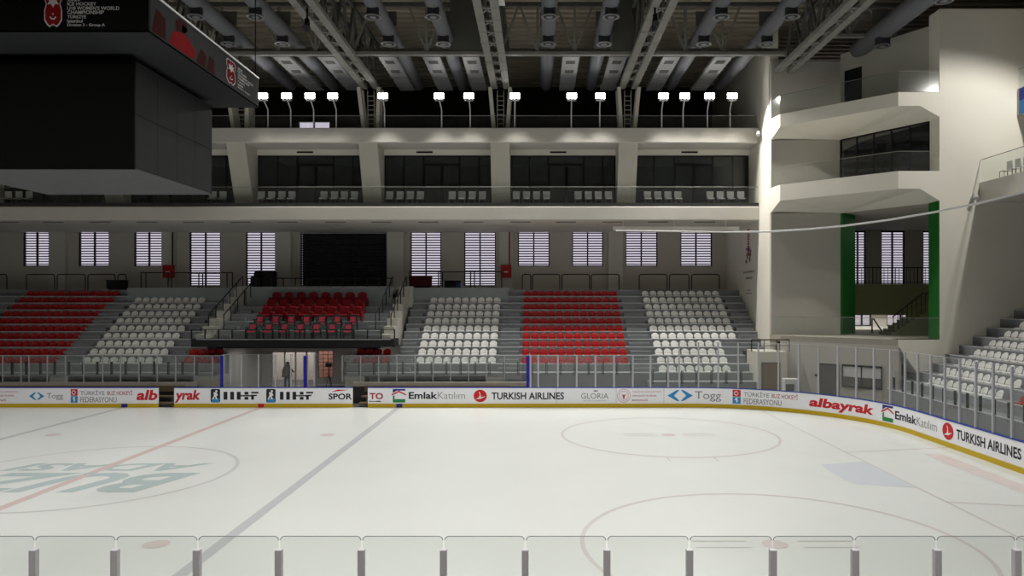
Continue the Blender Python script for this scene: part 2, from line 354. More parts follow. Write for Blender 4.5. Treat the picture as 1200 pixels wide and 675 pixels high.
btext(bR, 'GLORIA', 681, 713, .46, .76, 'greyink', -.002); btext(bR, 'HOTELS & RESORTS', 684, 711, .32, .39, 'palegrey')
sa = s_at(698); bpoly(bR, [(sa-.09,.84),(sa-.13,.93),(sa-.05,.89),(sa,.95),(sa+.05,.89),(sa+.13,.93),(sa+.09,.84)], 'greyink')
ministry(bR, 723, 739, 741, 775, .62); togg(bR, 782, 812, 814.5, 845, .63, .58); tbhf(bR, 858.5, 868, 871.5, 935, .26, .98)
btext(bR, 'albayrak', 948, 1024, .27, .86, 'redink', .04, .15)
emlak(bR, 1033, 1047.5, 1049, 1098, .62); thy(bR, 1104.5, 1117.5, 1121, 1197, .62)
for i, p in enumerate((652, 722, 778, 1012)):
    strip('panel_joint', s_at(p)-.008, s_at(p)+.008, .2, 1.03, -.02, .002, 'palegrey', bR)
struct(MB().box(XW+R, XE-R, YN-.1, YN, 0, 1.07).build('trim_1', 'boardw'), 'white boards along the near edge of the ice', 'rink boards')

# ------------------------------------------------------------------ rink glass
def glass_panel(label, p, q, z0, z1, post=True, pz=None, group='rink glass panels', rounded=False, postw=.045, pm='alu'):
    (x0,y0),(x1,y1) = p, q; d = Vector((x1-x0,y1-y0,0)); L = d.length; d /= L; n = Vector((d.y,-d.x,0))
    t = thing('rink_glass', label, 'rink glass', (x0,y0,z0), group); g = .012
    r = .05 if rounded else .01
    prof = [(g, z0), (L-g, z0)] + [(L-g-r+r*math.cos(a), z1-r+r*math.sin(a)) for a in (0,.52,1.05,1.57)] + [(g+r-r*math.sin(a), z1-r+r*math.cos(a)) for a in (0,.52,1.05,1.57)]
    b = MB(); k = len(prof)
    vs = [Vector((x0,y0,0))+d*u+n*o+Vector((0,0,v)) for o in (-.006,.006) for u, v in prof]
    b.add(vs, [tuple(range(k))[::-1], tuple(range(k,2*k))] + [(i,(i+1)%k,(i+1)%k+k,i+k) for i in range(k)])
    b.build('pane', 'g_rink', t)
    e = MB(); top = [Vector((x0,y0,0))+d*u+Vector((0,0,v)) for u, v in prof[2:]]
    e.tube(top, .006 if rounded else .008, 5).build('pane_edge', 'alu', t)
    if post:
        pz = z1 if pz is None else pz; w = postw
        c = Vector((x0,y0,0)) + n*.02
        vs = [c+d*a*w+n*bb*w+Vector((0,0,z)) for z in (z0,pz) for a, bb in ((-1,-1),(1,-1),(1,1),(-1,1))]
        MB().add(vs, [(0,3,2,1),(4,5,6,7),(0,1,5,4),(1,2,6,5),(2,3,7,6),(3,0,4,7)]).build('post', pm, t, bevel=.008)
    return t
Y0 = YN-.04
npx = [-54,41,136,232,327.5,424,520,615.5,711,807.5,905,1001,1097,1190,1286]
for i in range(len(npx)-1):
    lab = 'clear glass panel nearest the viewer, '+ORD[i]+' from the left end of the front row'
    glass_panel(lab, (X(npx[i],Y0),Y0), (X(npx[i+1],Y0),Y0), 1.07, 2.76, True, 2.605, 'front row rink glass', True, .042, 'postw')
P = [621.7,630.7,653.7,675.8,697.8,719.6,741.6,762.3,783,796]
for i in range(len(P)-1):
    a, b = s_at(P[i]), s_at(P[i+1])
    glass_panel('low rink glass pane on the far boards, '+ORD[i]+' past the third blue post', bpt(a,-.05)[0], bpt(b,-.05)[0], 1.07, 2.76, group='far board glass')
s = s_at(796); i = 0
while s < S_ARC+L_ARC+9.6:
    glass_panel('tall rink glass pane on the curved corner boards, '+ORD[i]+' past the low panes', bpt(s,-.05)[0], bpt(s+1.02,-.05)[0], 1.07, 3.47, group='tall corner glass', postw=.04); s += 1.02; i += 1
YB = 41.15
P = [3.5,25,34.4,55.8,77,98.5,120.6,141.5,163,184.4,206,227.8,249.4,259]
for i in range(len(P)-1): glass_panel('glass pane behind the far bench under the white seats, '+ORD[i]+' from the photo edge', (X(P[i],YB),YB), (X(P[i+1],YB),YB), 1.13, 2.61, group='glass behind the first bench', postw=.028)
P = [401,422.7,443.8,465,486.4,507.5,528,549,570,591,612]
for i in range(len(P)-1): glass_panel('glass pane behind the second bench, '+ORD[i]+' from the tunnel towards the red seats', (X(P[i],YB),YB), (X(P[i+1],YB),YB), 1.13, 2.61, group='glass behind the second bench', postw=.028)
P = [262,283,303,323,341,356]
for i in range(len(P)-1): glass_panel('rink glass pane on the boards before the tunnel, '+ORD[i]+' past the first blue post', (X(P[i],YF+.06),YF+.06), (X(P[i+1],YF+.06),YF+.06), 1.07, 2.80, group='glass before the tunnel', postw=.03)
for i, (px, ya, yb, w) in enumerate(((262,39.4,41.0,'first blue post'),(270,39.4,41.3,'first blue post, doubled inner sheet'),(360,39.4,41.0,'second blue post'),(368,39.4,41.3,'second blue post, doubled inner sheet'),(620.5,39.4,41.0,'third blue post'))):
    glass_panel('glass side return running back from the boards at the '+w, (X(px,39.4),ya), (X(px,39.4),yb), 1.07, 2.78, group='glass side returns', postw=.03)
for px, w in ((260,'on the boards before the tunnel, nearest the white seats'),(357.3,'on the boards in the middle of the tunnel mouth'),(618.5,'on the boards in front of the red seats')):
    t = thing('padded_post', 'blue padded glass post '+w, 'post', (X(px,YF+.06),YF+.06,1.07), 'blue padded posts')
    MB().box(X(px,YF)-.075, X(px,YF)+.075, YF-.04, YF+.12, 1.07, 2.74).build('pad', 'bluepad', t, bevel=.02)
    MB().box(X(px,YF)-.04, X(px,YF)+.04, YF+.12, YF+.17, 1.07, 2.8).build('post', 'alu', t)

# ------------------------------------------------------------------ terraces
TY, TZ, TD, TR = 41.8, 1.6, .69, .437
def tread(k): return TY+TD*k, TZ+TR*k
NOSE = MB()
def terrace(b, x0, x1, k0, k1, base=0., back=None):
    for k in range(k0, k1+1): y, z = tread(k); NOSE.box(x0+.01, x1-.01, y-.012, y+.07, z-.035, z+.006)
    poly = []
    for k in range(k0, k1+1):
        y, z = tread(k); poly += [(y, z-TR if k > k0 else base), (y, z)]
    yb = (tread(k1)[0]+TD) if back is None else back
    poly += [(yb, tread(k1)[1]), (yb, base)]
    b.prism(poly, 'x', x0, x1)
def half_steps(b, x0, x1, k0, k1):
    for k in range(k0, k1+1):
        y, z = tread(k); b.box(x0, x1, y-.34, y+.001, z-TR, z-TR/2)
XEND = 13.5
b = MB(); terrace(b, -46, -27.0, 0, 10, 1.38); terrace(b, -27.0, -19.65, 0, 9, 1.38, 49.4); half_steps(b, -28.0, -26.7, 1, 9); half_steps(b, -21.5, -20.9, 1, 9); half_steps(b, -35.6, -34.3, 1, 10)
terrace(b, -19.65, -18.4, 0, 2, 1.38)
terr1 = b.build('terrace_steps', 'concrete'); struct(terr1, 'grey stepped concrete stand with red and white seats beside the scoreboard', 'grandstand'); NOSE.build('nosing_edge', 'nosing', terr1); NOSE = MB()
b = MB(); terrace(b, -10.95, -8.2, 0, 2, 1.38); terrace(b, -8.2, -1.9, 0, 9, 1.38, 49.4); terrace(b, -1.9, 6.2, 0, 10, .0); terrace(b, 6.2, 12.2, -1, 10, 0.); terrace(b, 12.2, XEND, 3, 10, 2.7)
half_steps(b, -2.25, -1.1, 1, 9); half_steps(b, 5.5, 6.75, 1, 10); half_steps(b, -8.1, -7.3, 1, 9); half_steps(b, 12.3, 13.4, 4, 10)
terr2 = b.build('terrace_steps', 'concrete'); struct(terr2, 'grey stepped concrete stand with white, red and white blocks by the corner tower', 'grandstand'); NOSE.build('nosing_edge', 'nosing', terr2)
b = MB(); b.box(-27.0, -19.6, 48.55, 48.7, 5.5, 6.52); b.box(-8.3, -1.9, 48.55, 48.7, 5.5, 6.52); b.box(-18.6, -9.3, 47.2, 47.35, 5.0, 6.56)
struct(b.build('trim_parapet', 'parapet'), 'low grey parapet walls closing the top rows', 'parapet')
b = MB(); b.box(-46, XEND, 49.4, 53, 5.9, 6.4); b.box(-27, -1.9, 48.7, 49.4, 6.1, 6.4); b.box(-18.6,-9.3,47.35,48.7,6.1,6.4)
struct(b.build('floor_concourse', 'concrete'), 'upper concourse floor behind the stands', 'floor')
# base of the stands: piers, kerb
b = MB()
for p0, p1 in ((-40,-20),(58,80),(229,256),(404,427),(570,592)): b.box(X(p0,41.9), X(p1,41.9), 41.9, 43.2, 0, 1.38)
b.box(-46,-18.4,43.4,43.6,0,1.38); b.box(-10.95,-1.9,43.4,43.6,0,1.38); b.box(-1.95,-1.8,41.9,43.6,0,1.38)
struct(b.build('wall_base', 'gray'), 'pale concrete piers under the front of the stand', 'wall')
b = MB(); b.box(-46,-19.0,41.05,41.3,.9,1.12); b.box(-10.3,-.4,41.05,41.3,.9,1.12)
struct(b.build('wall_kerb', 'tan'), 'low tan concrete coping behind the players benches', 'wall')
b = MB(); b.box(-46,-19.0,41.08,41.3,-.03,.9); b.box(-10.3,-.4,41.08,41.3,-.03,.9); struct(b.build('wall_bench_back','dark'),'wall behind the players benches with shade in its dark colour','wall')  # near-black colour stands in for the shade inside the bench gates
for x0, x1, w in ((-34,-19.6,'first'),(-9.6,-1.5,'second')):
    t = thing('players_bench', 'long wooden players bench behind the boards at the '+w+' gate', 'bench', (x0,40.3,0), 'players benches')
    MB().box(x0,x1,40.1,40.5,.42,.48).build('seat_plank','wood',t,bevel=.01); MB().box(x0,x1,40.9,40.96,.62,.95).build('back_plank','wood',t,bevel=.01)
    for xx in [x0+.3+i*(x1-x0-.6)/6 for i in range(7)]: MB().box(xx-.04,xx+.04,40.12,40.95,-.03,.42).build('leg','steel_d',t)
    MB().box(x0,x1,39.5,39.9,.12,.2).build('foot_board','wood',t)

# ------------------------------------------------------------------ balustrades along the stand fronts
def balustrade(label, x0, x1, y, z, hgl=.95, clamp=.62, pitch=.82, dx=0, dy=1):
    t = thing('glass_balustrade', label, 'balustrade', (x0,y,z))
    n = max(1, round((x1-x0)/pitch)); w = (x1-x0)/n
    for i in range(n):
        a = x0+i*w
        MB().box(a+.05, a+w-.05, y-.008, y+.008, z+.06, z+hgl).build('pane', 'g_rail', t)
        MB().box(a-.055, a-.02, y-.05, y+.02, z-.12, z+clamp).build('stanchion', 'rail', t); MB().box(a+.02, a+.055, y-.05, y+.02, z-.12, z+clamp).build('stanchion', 'rail', t)
    return t
balustrade('glass balustrade with dark stanchions below the white seats beside the scoreboard', -37, -18.5, TY-.03, TZ)
balustrade('glass balustrade with dark stanchions between the tunnel and the red seats', -10.9, -1.9, TY-.03, TZ)
balustrade('glass balustrade with dark stanchions below the red seats', -1.9, 6.1, TY-.03, TZ)
balustrade('glass balustrade with dark stanchions below the white corner seats', 6.4, 12.15, tread(-1)[0]-.03, tread(-1)[1])

# ------------------------------------------------------------------ VIP box
t = MB(); VX0, VX1 = -19.6, -8.1
b = MB(); b.box(VX0, VX1, 41.7, 43.0, 3.05, 3.5); b.box(VX0+.9,VX1-.9,43.0,49,2.9,3.2)
struct(b.build('floor_box', 'black'), 'black slab of the box jutting over the tunnel', 'floor')
b = MB(); vip = []
for k in range(5): vip.append((42.95+1.05*k, 3.5+.445*(k+0) if k else 3.5))
poly = [(42.99,3.2)]
VY = [42.3, 43.3, 44.35, 45.4, 46.45]; VZ = [3.5, 3.93, 4.42, 4.86, 5.30]
for k in range(1,5): poly += [(VY[k]-.5, VZ[k-1]), (VY[k]-.5, VZ[k])]
poly += [(47.25, VZ[4]), (47.25, 3.2)]
b.prism([(42.79,3.2),(42.79,3.5)]+poly[1:], 'x', VX0+.95, VX1-.95)
for k in range(1,5):
    for x0 in (VX0+.98, VX1-1.9): b.box(x0, x0+.9, VY[k]-.84, VY[k]-.499, VZ[k-1], (VZ[k-1]+VZ[k])/2)
struct(b.build('terrace_steps', 'concrete'), 'grey steps of the box with red armchairs', 'grandstand')
for x0, x1, w in ((VX0, VX0+.95, 'beside the white seats next to the scoreboard'), (VX1-.95, VX1, 'beside the middle white block')):
    b = MB(); pl = [(42.0,3.0)]
    for k in range(7):
        y = 42.0+k*.9; z = 3.75+k*.43; pl += [(y, z), (y+.9, z)]
    pl += [(48.3, 3.0)]; b.prism(pl, 'x', x0+.1, x1-.25); b.box(x0+.05, x1-.05, 47.9, 48.55, 5.2, 6.6)
    struct(b.build('wall_cheek', 'gray'), 'stepped plaster cheek wall of the box '+w, 'wall')
t = thing('box_railing', 'black railing with glass along the front of the overhanging box', 'railing', (VX0,41.75,3.5))
n = 15; w = (VX1-VX0)/n
for i in range(n+1): MB().box(VX0+i*w-.03, VX0+i*w+.03, 41.72, 41.79, 3.5, 4.05).build('post', 'rail', t)
for i in range(n): MB().box(VX0+i*w+.05, VX0+(i+1)*w-.05, 41.75, 41.765, 3.56, 4.55).build('pane', 'g_rail', t)
MB().tube([(VX0,41.75,4.04),(VX1,41.75,4.04)], .02).build('rail', 'rail', t)
MB().box(VX0+.3, VX1-.2, 41.695, 41.72, 3.46, 3.5).build('edge_strip', 'alu', t)
# armchairs
def plush_chair():
    r = thing('box_armchair', '', 'armchair', (0,0,0), 'red armchairs in the box')
    MB().box(-.27,.27,-.28,.22,.28,.44).build('seat','plush',r,bevel=.05)
    pr = [(-.27,.40),(.27,.40),(.27,.78)]+[(.27*math.cos(a),.78+.14*math.sin(a)) for a in (.4,.8,1.2,1.57,1.94,2.34,2.74)]+[(-.27,.78)]
    MB().prism(pr,'y',.14,.26).build('backrest','plush',r,bevel=.03)
    for s in (-1,1): MB().box(s*.32-.05,s*.32+.05,-.24,.22,0,.58).build('arm','plush',r,bevel=.03)
    return r
def fold_chair():
    r = thing('box_armchair', '', 'armchair', (0,0,0), 'dark framed armchairs in the box')
    MB().box(-.22,.22,-.26,.20,.36,.44).build('seat','pad',r,bevel=.03)
    b = MB(); b.prism([(.10,.44),(.16,.44),(.26,.92),(.20,.92)],'x',-.22,.22); b.build('backrest','frame_g',r,bevel=.02)
    b = MB(); b.prism([(.085,.50),(.10,.50),(.165,.80),(.15,.80)],'x',-.16,.16); b.build('back_pad','pad',r)
    for s in (-1,1):
        MB().box(s*.27-.03,s*.27+.03,-.24,.22,.60,.66).build('arm','frame_g',r,bevel=.01); MB().box(s*.27-.03,s*.27+.03,-.02,.14,0,.60).build('leg','frame_g',r)
    return r
pc = plush_chair(); fc = fold_chair(); u1 = u2 = False
for k, (n, x0, pit) in enumerate(((7,-16.4,.917),(7,-16.35,.912),(8,-16.35,.78),(8,-16.45,.775),(8,-16.5,.775))):
    for i in range(n):
        fr = k < 2; src = fc if fr else pc
        lab = ('dark armchair with red pad' if fr else 'red armchair')+', '+['front','second','third','fourth','back'][k]+' row of the box, '+ORD[i]+' from scoreboard side'
        loc = (x0+i*pit, VY[k], VZ[k])
        if (fr and not u2) or (not fr and not u1):
            src.location = loc; src['label'] = lab
            if fr: u2 = True
            else: u1 = True
        else: dup(src, loc, lab)

# ------------------------------------------------------------------ stadium seats
def seat_proto(name, m):
    r = thing(name, '', 'seat', (0,0,0))
    W = .43
    # bucket backrest: curved shell with round top
    b = MB(); nx = 7; prof = [(.30,.05),(.33,.14),(.355,.22),(.37,.30),(.385,.355)]; wid = [.215,.225,.228,.215,.155]
    vs = []; 
    for off in (0,.02):
        for (y,z), w in zip(prof, wid):
            for i in range(nx):
                u = -1+2*i/(nx-1); vs.append((u*w, y+off-.055*abs(u)**2.2*(1 if z < .33 else .7), z-(.05*abs(u)**3 if z > .28 else 0)))
    n = len(prof)*nx; fs = []
    for o in (0,n):
        for j in range(len(prof)-1):
            for i in range(nx-1): fs.append((o+j*nx+i, o+j*nx+i+1, o+(j+1)*nx+i+1, o+(j+1)*nx+i))
    for j in range(len(prof)-1):
        for i in (0, nx-1): fs.append((j*nx+i, (j+1)*nx+i, n+(j+1)*nx+i, n+j*nx+i))
    for i in range(nx-1):
        for j in (0, len(prof)-1): fs.append((j*nx+i, j*nx+i+1, n+j*nx+i+1, n+j*nx+i))
    b.add(vs, fs).build('backrest', m, r, smooth=True)
    b = MB(); b.prism([(-.215,.03),(-.19,-.0),(.19,-.0),(.215,.03),(.225,.30),(.19,.34),(-.19,.34),(-.225,.30)],'z',.0,.055); b.build('seat_pan', m, r, bevel=.02)
    return r
sw = seat_proto('white_stadium_seat', 'seat_w'); sr = seat_proto('red_stadium_seat', 'seat_r'); used = set()
def put(src, loc, lab, group, rz=0.):
    if src.name not in used:
        used.add(src.name); src.location = loc; src.rotation_euler = (0,0,rz); src['label'] = lab; src['group'] = group
    else: dup(src, loc, lab, rz, group)
def block(src, x0, n, k0, k1, fmt, group, rev=False, cnt=None):
    for k in range(k0, k1+1):
        m = n if cnt is None else cnt(k)
        for i in range(m):
            y, z = tread(k); j = m-1-i if rev else i
            put(src, (x0+.52*i, y+.10, z+.001), fmt.format(r=ORD[k-k0], c=ORD[j]), group)
block(sr, -33.82, 12, 1, 10, 'red seat in block farthest from tower, {r} row up, {c} from the white seats', 'red seats farthest from the tower', True)
block(sw, -26.22, 9, 1, 9, 'white seat by the scoreboard, {r} row up, {c} from the far red block', 'white seats below the scoreboard')
block(sr, -20.35, 4, 1, 2, 'red seat under the box, white-block side, {r} row up, {c} from the white seats', 'red seats under the box by the scoreboard')
block(sr, -10.45, 4, 1, 2, 'red seat under the box, tower side, {r} row up, {c} from the tunnel', 'red seats under the box on the tower side')
block(sw, -6.82, 9, 1, 9, 'white seat between box and red block, {r} row up, {c} from the box', 'white seats between box and red block')
block(sr, -0.68, 12, 1, 10, 'red seat between two white blocks, {r} row up, {c} from the middle white block', 'red seats between the white blocks')
block(sw, 7.16, 10, 0, 10, 'white seat by the corner tower, {r} row up, {c} from the red block', 'white seats by the corner tower', cnt=lambda k: 8 if k < 4 else 10)
# end stand
EX, EZ, ED, ER = 18.5, 1.66, .69, .445
b = MB(); poly = [(EX-ED, -.0), (EX-ED, EZ-ER)]
for k in range(0, 13): poly += [(EX+ED*k, EZ+ER*(k-1)), (EX+ED*k, EZ+ER*k)]
poly += [(EX+ED*13, EZ+ER*12), (EX+ED*13, 0)]
b.prism(poly, 'y', 12, 38.4)
terr3 = b.build('terrace_steps', 'concrete'); struct(terr3, 'grey stepped stand behind the end boards below the tall white wall', 'grandstand')
b = MB()
for k in range(-1, 13): b.box(EX+ED*k-.012, EX+ED*k+.07, 12.1, 38.3, EZ+ER*k-.035, EZ+ER*k+.006)
b.build('nosing_edge', 'nosing', terr3)
for k in range(7):
    for i in range(12):
        y = 35.35-.06*k-.52*i; x = EX+ED*k
        if CX+F*x/y > 1212 or i > 10: continue
        put(sw, (x+.10, y, EZ+ER*k+.001), f'white seat in the end stand, {ORD[k]} row up, {ORD[i]} from the tall white wall', 'white seats of the end stand', -math.pi/2)
for i, y in enumerate((28.6, 28.08)):
    put(sr, (EX+.1, y, EZ+.001), f'red seat in the end stand beyond the aisle, {ORD[i]} in the lowest row', 'red seats of the end stand', -math.pi/2)
t = thing('glass_balustrade', 'glass balustrade with dark stanchions along the end stand', 'balustrade', (EX-ED,25,EZ-ER))
for i in range(12):
    y = 36.9-i*.9; z = EZ-ER; x = EX-ED+.03
    MB().box(x-.008,x+.008,y-.85,y-.05,z+.06,z+.95).build('pane','g_rail',t)
    for dy in (-.04,.04): MB().box(x-.03,x+.03,y+dy-.02,y+dy+.02,z-.12,z+.62).build('stanchion','rail',t)

# ------------------------------------------------------------------ back wall with louvred windows
def holed_wall(name, plane, a0, a1, z0, z1, d0, d1, holes, m):
    """wall in X (plane 'y') with rectangular holes (xa, xb, za, zb)"""
    xs = sorted({a0, a1, *[h[0] for h in holes], *[h[1] for h in holes]}); zs = sorted({z0, z1, *[h[2] for h in holes], *[h[3] for h in holes]}); b = MB()
    for i in range(len(xs)-1):
        run = None
        for j in range(len(zs)-1):
            cx, cz = (xs[i]+xs[i+1])/2, (zs[j]+zs[j+1])/2
            hole = any(h[0] < cx < h[1] and h[2] < cz < h[3] for h in holes)
            if not hole: run = (zs[j] if run is None else run[0], zs[j+1])
            if (hole or j == len(zs)-2) and run is not None: b.box(xs[i], xs[i+1], d0, d1, *run); run = None
    return b.build(name, m)
YW = 53.0
wins = []
for p0, p1, kind in ((-40,-8,'s'),(27,58,'s'),(92,128,'s'),(157,191,'s'),(222,258.5,'t'),(288,323,'t'),(481,517,'t'),(544,581,'t'),(607,644,'s'),(670.5,707,'s'),(733,770.5,'s'),(797.5,834.5,'s')):
    wins.append((X(p0,YW), X(p1,YW), 8.14 if kind == 's' else 6.72, 10.70))
bigwin = (X(352,YW), X(453,YW), 6.72, 10.62)
hallw = [(22.5,23.6,6.75,10.7),(24.7,26.4,6.75,10.7),(27.7,29.2,6.75,10.7)]
lowin = [(22.7,24.0,3.85,4.7),(25.1,27.2,3.85,4.7)]
holes = wins + [bigwin] + hallw + lowin
struct(holed_wall('wall_back', 'y', -52, 36, 0, 15.3, YW, YW+.35, holes, 'backwall'), 'pale wall behind the upper concourse with louvred windows', 'wall')
def louvre_window(n, h, label, pitch=.185, slat=.072, pane='g_win', mull=True, fr='black'):
    x0, x1, z0, z1 = h; w = D.objects.new('window_%d' % n, None); COL.objects.link(w); w.location = ((x0+x1)/2, YW+.1, z0); struct(w, label, 'window')
    b = MB(); t = .07
    b.box(x0,x0+t,YW+.06,YW+.2,z0,z1).box(x1-t,x1,YW+.06,YW+.2,z0,z1).box(x0+t,x1-t,YW+.06,YW+.2,z0,z0+t).box(x0+t,x1-t,YW+.06,YW+.2,z1-t,z1)
    if mull: b.box((x0+x1)/2-.045,(x0+x1)/2+.045,YW+.06,YW+.2,z0+t,z1-t)
    b.build('window_frame', fr, w)
    b = MB(); z = z0+t+.06
    while z < z1-t-.03: b.box(x0+t,x1-t,YW+.10,YW+.135,z,z+slat); z += pitch
    b.build('louvre_slat', fr, w)
    MB().box(x0+t,x1-t,YW+.24,YW+.26,z0+t,z1-t).build('pane', pane, w)
wl = ['first short','first short','second short','third short','first tall','second tall','third tall','fourth tall','fourth short','fifth short','sixth short','seventh short']
for i, h in enumerate(wins): louvre_window(i+1, h, ('louvred window at the photo edge, short, ' if i == 0 else '')+wl[i]+' louvred window of the upper concourse counted from the scoreboard side')
louvre_window(13, bigwin, 'wide dark louvred window above the box with red armchairs', .17, .10, 'g_dark', False)
for i, h in enumerate(hallw): louvre_window(14+i, h, ORD[i]+' tall louvred window inside the green lined tower hall')
for i, h in enumerate(lowin): louvre_window(17+i, h, ORD[i]+' bright low window at the bottom of the tower hall', 9, .01, 'g_frost', True)
for i, (p0, p1) in enumerate(((58,77),(190,205),(323,341),(454,473),(585,601),(713,730))):
    struct(MB().box(X(p0,52.7),X(p1,52.7),52.6,53,6.4,10.58).build('wall_pilaster','balcony'), 'pale pilaster on the concourse wall, '+ORD[i]+' from the scoreboard side', 'pillar')
# ------------------------------------------------------------------ gallery slabs, columns, glazed boxes
YG = 44.9
b = MB(); b.box(-46, XEND, YG, 53, 10.58, 11.41)
struct(b.build('floor_gallery', 'balcony', bevel=.05), 'pale front and floor of the lower gallery with chairs', 'balcony')
b = MB(); b.box(-46, XEND, YG+.06, YG+.2, 11.41, 11.64); b.box(-46,XEND,YG+.2,53,11.41,11.6)
struct(b.build('trim_gallery', 'dark'), 'dark sill along the lower gallery edge', 'sill')
struct(MB().box(-46, XEND, YG, 57, 15.28, 16.21).build('floor_loft', 'balcony', bevel=.05), 'pale front and floor of the upper gallery under the floodlights', 'balcony')
struct(MB().box(-46, XEND, 46.9, 47.15, 14.93, 15.28).build('wall_lintel', 'white'), 'white lintel over the glazed boxes', 'wall')
colx = [-34.6,-26.5,-18.42,-10.35,-2.3,5.55]
for i, x in enumerate(colx):
    o = MB().prism([(YG+.06,15.28),(47.1,15.28),(47.1,11.6),(46.35,11.6)], 'x', x-.58, x+.58).build('wall_column', 'cream')
    struct(o, 'slanted pale column between the glazed boxes, '+ORD[i]+' counted from the far scoreboard side', 'column')
bays = [(-45.9,-35.2),(-34.0,-27.1),(-25.9,-19.02),(-17.8,-10.95),(-9.75,-2.9),(-1.7,4.95),(6.15,13.3)]
for i, (x0, x1) in enumerate(bays):
    w = D.objects.new('window_%d' % (20+i), None); COL.objects.link(w); w.location = ((x0+x1)/2, 47.1, 11.6); struct(w, 'dark glazed box front with a double door, '+ORD[i]+' counted from the far scoreboard side', 'window')
    L = x1-x0; cuts = [0,.178,.36,.70,.88,1.0]; z0, z1 = 11.6, 14.93; b = MB()
    for c in cuts: xx = x0+L*c; b.box(xx-.045, xx+.045, 47.03, 47.12, z0, z1)
    b.box(x0,x1,47.03,47.12,z1-.08,z1); b.box(x0,x1,47.03,47.12,z0,z0+.06); b.box(x0+L*.36,x0+L*.70,47.02,47.13,14.25,14.42)
    b.build('window_frame', 'black', w)
    for a, c in zip(cuts, cuts[1:]):
        if a == .36: MB().box(x0+L*a+.045,x0+L*c-.045,47.06,47.08,14.42,z1-.08).build('pane','g_box',w)
        else: MB().box(x0+L*a+.045,x0+L*c-.045,47.06,47.08,z0+.06,z1-.08).build('pane','g_box',w)
    for s in (0,1):
        xa = x0+L*(.36+.17*s)+.05; xb = xa+L*.17-.06
        dr = MB().box(xa,xb,47.06,47.08,z0+.06,14.25).build('door','g_box',w)
        f = MB(); f.box(xa,xa+.06,47.04,47.1,z0+.06,14.25).box(xb-.06,xb,47.04,47.1,z0+.06,14.25); f.build('door_frame','black',dr)
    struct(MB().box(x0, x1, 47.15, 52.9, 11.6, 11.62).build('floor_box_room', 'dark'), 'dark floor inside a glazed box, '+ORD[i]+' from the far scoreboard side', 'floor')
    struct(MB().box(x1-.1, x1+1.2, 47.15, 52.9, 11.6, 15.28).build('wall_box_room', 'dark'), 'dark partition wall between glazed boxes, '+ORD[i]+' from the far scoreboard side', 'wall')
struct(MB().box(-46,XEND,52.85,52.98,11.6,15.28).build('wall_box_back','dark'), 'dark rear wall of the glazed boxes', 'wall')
def line_balustrade(label, x0, x1, y, z0, z1, pitch, post='alu'):
    t = thing('glass_railing', label, 'glass railing', (x0,y,z0)); n = max(1, round((x1-x0)/pitch)); w = (x1-x0)/n
    for i in range(n): MB().box(x0+i*w+.015,x0+(i+1)*w-.015,y-.008,y+.008,z0,z1).build('pane','g_rail',t)
    MB().tube([(x0,y,z1+.015),(x1,y,z1+.015)],.018,6).build('top_rail',post,t); return t
line_balustrade('long glass railing along the lower gallery with chairs', -46, XEND, YG+.12, 11.64, 12.6, 2.0, 'steel')
line_balustrade('long glass railing of the upper gallery behind the floodlights', -46, XEND, YG+.55, 16.21, 17.06, 2.1)
# gallery chairs
def gchair():
    r = thing('gallery_chair', '', 'chair', (0,0,0), 'chairs on the lower gallery')
    MB().box(-.21,.21,-.22,.2,.40,.45).build('seat','lampwhite',r,bevel=.02); MB().box(-.22,.22,.17,.205,.50,.92).build('backrest','lampwhite',r,bevel=.015)
    for a in (-1,1):
        for y in (-.2,.18): MB().tube([(a*.18,y,0),(a*.18,y,.40 if y < 0 else .6)],.014,6).build('leg','steel_d',r)
    return r
gc = gchair(); first = True
bayn = {2:'third',3:'fourth',4:'fifth',5:'sixth',6:'seventh'}
chs = [(p-308, 1) for p in (318,330.5,342.5)] + [(p-154,2) for p in (403.7,415.5)] + [(p,3) for p in (306.5,318.3,330.6,342.3,379.9,392.2,403.7,415.5)] + [(p,4) for p in (456.9,469,480.9,492.8,530,541.4,553.5,565.4)] + [(p,5) for p in (605,617,628.8,640.4,677.3,689.4,701,713)] + [(p,6) for p in (758.7,770.7,782.6,794.3,832,843.9,855.8,868)]
cnt = {}
names = {1:'below the scoreboard',2:'right beside the scoreboard edge',3:'before the box front beside the scoreboard',4:'before the second box front from the scoreboard',5:'before the third box front from the scoreboard',6:'before the box front nearest the tower'}
for p, k in chs:
    j = cnt.get(k, 0); cnt[k] = j+1; loc = (X(p,46.2), 46.0, 11.6); lab = 'pale gallery chair, '+ORD[j]+' in the row '+names[k]
    if first: gc.location = loc; gc['label'] = lab; first = False
    else: dup(gc, loc, lab)
# slot diffusers and lintel slots
for i, p in enumerate((9,62,117,172,227,282,337,393,447,502,555,610,663,718,771,826)):
    o = MB().box(X(p,45.9)-.62,X(p,45.9)+.62,45.82,46.0,10.55,10.58).build('slot_diffuser','slot'); tag(o,'dark slot diffuser in the gallery underside, '+ORD[i]+' from the photo edge by the scoreboard','vent','slot diffusers under the gallery')
for i, p in enumerate((203,357.5,497.5,654,808)):
    o = MB().box(X(p,46.9)-.52,X(p,46.9)+.52,46.86,46.9,15.06,15.16).build('slot_diffuser','black'); tag(o,'black slot diffuser in the white lintel, '+ORD[i]+' counted from the scoreboard','vent','slot diffusers in the lintel')
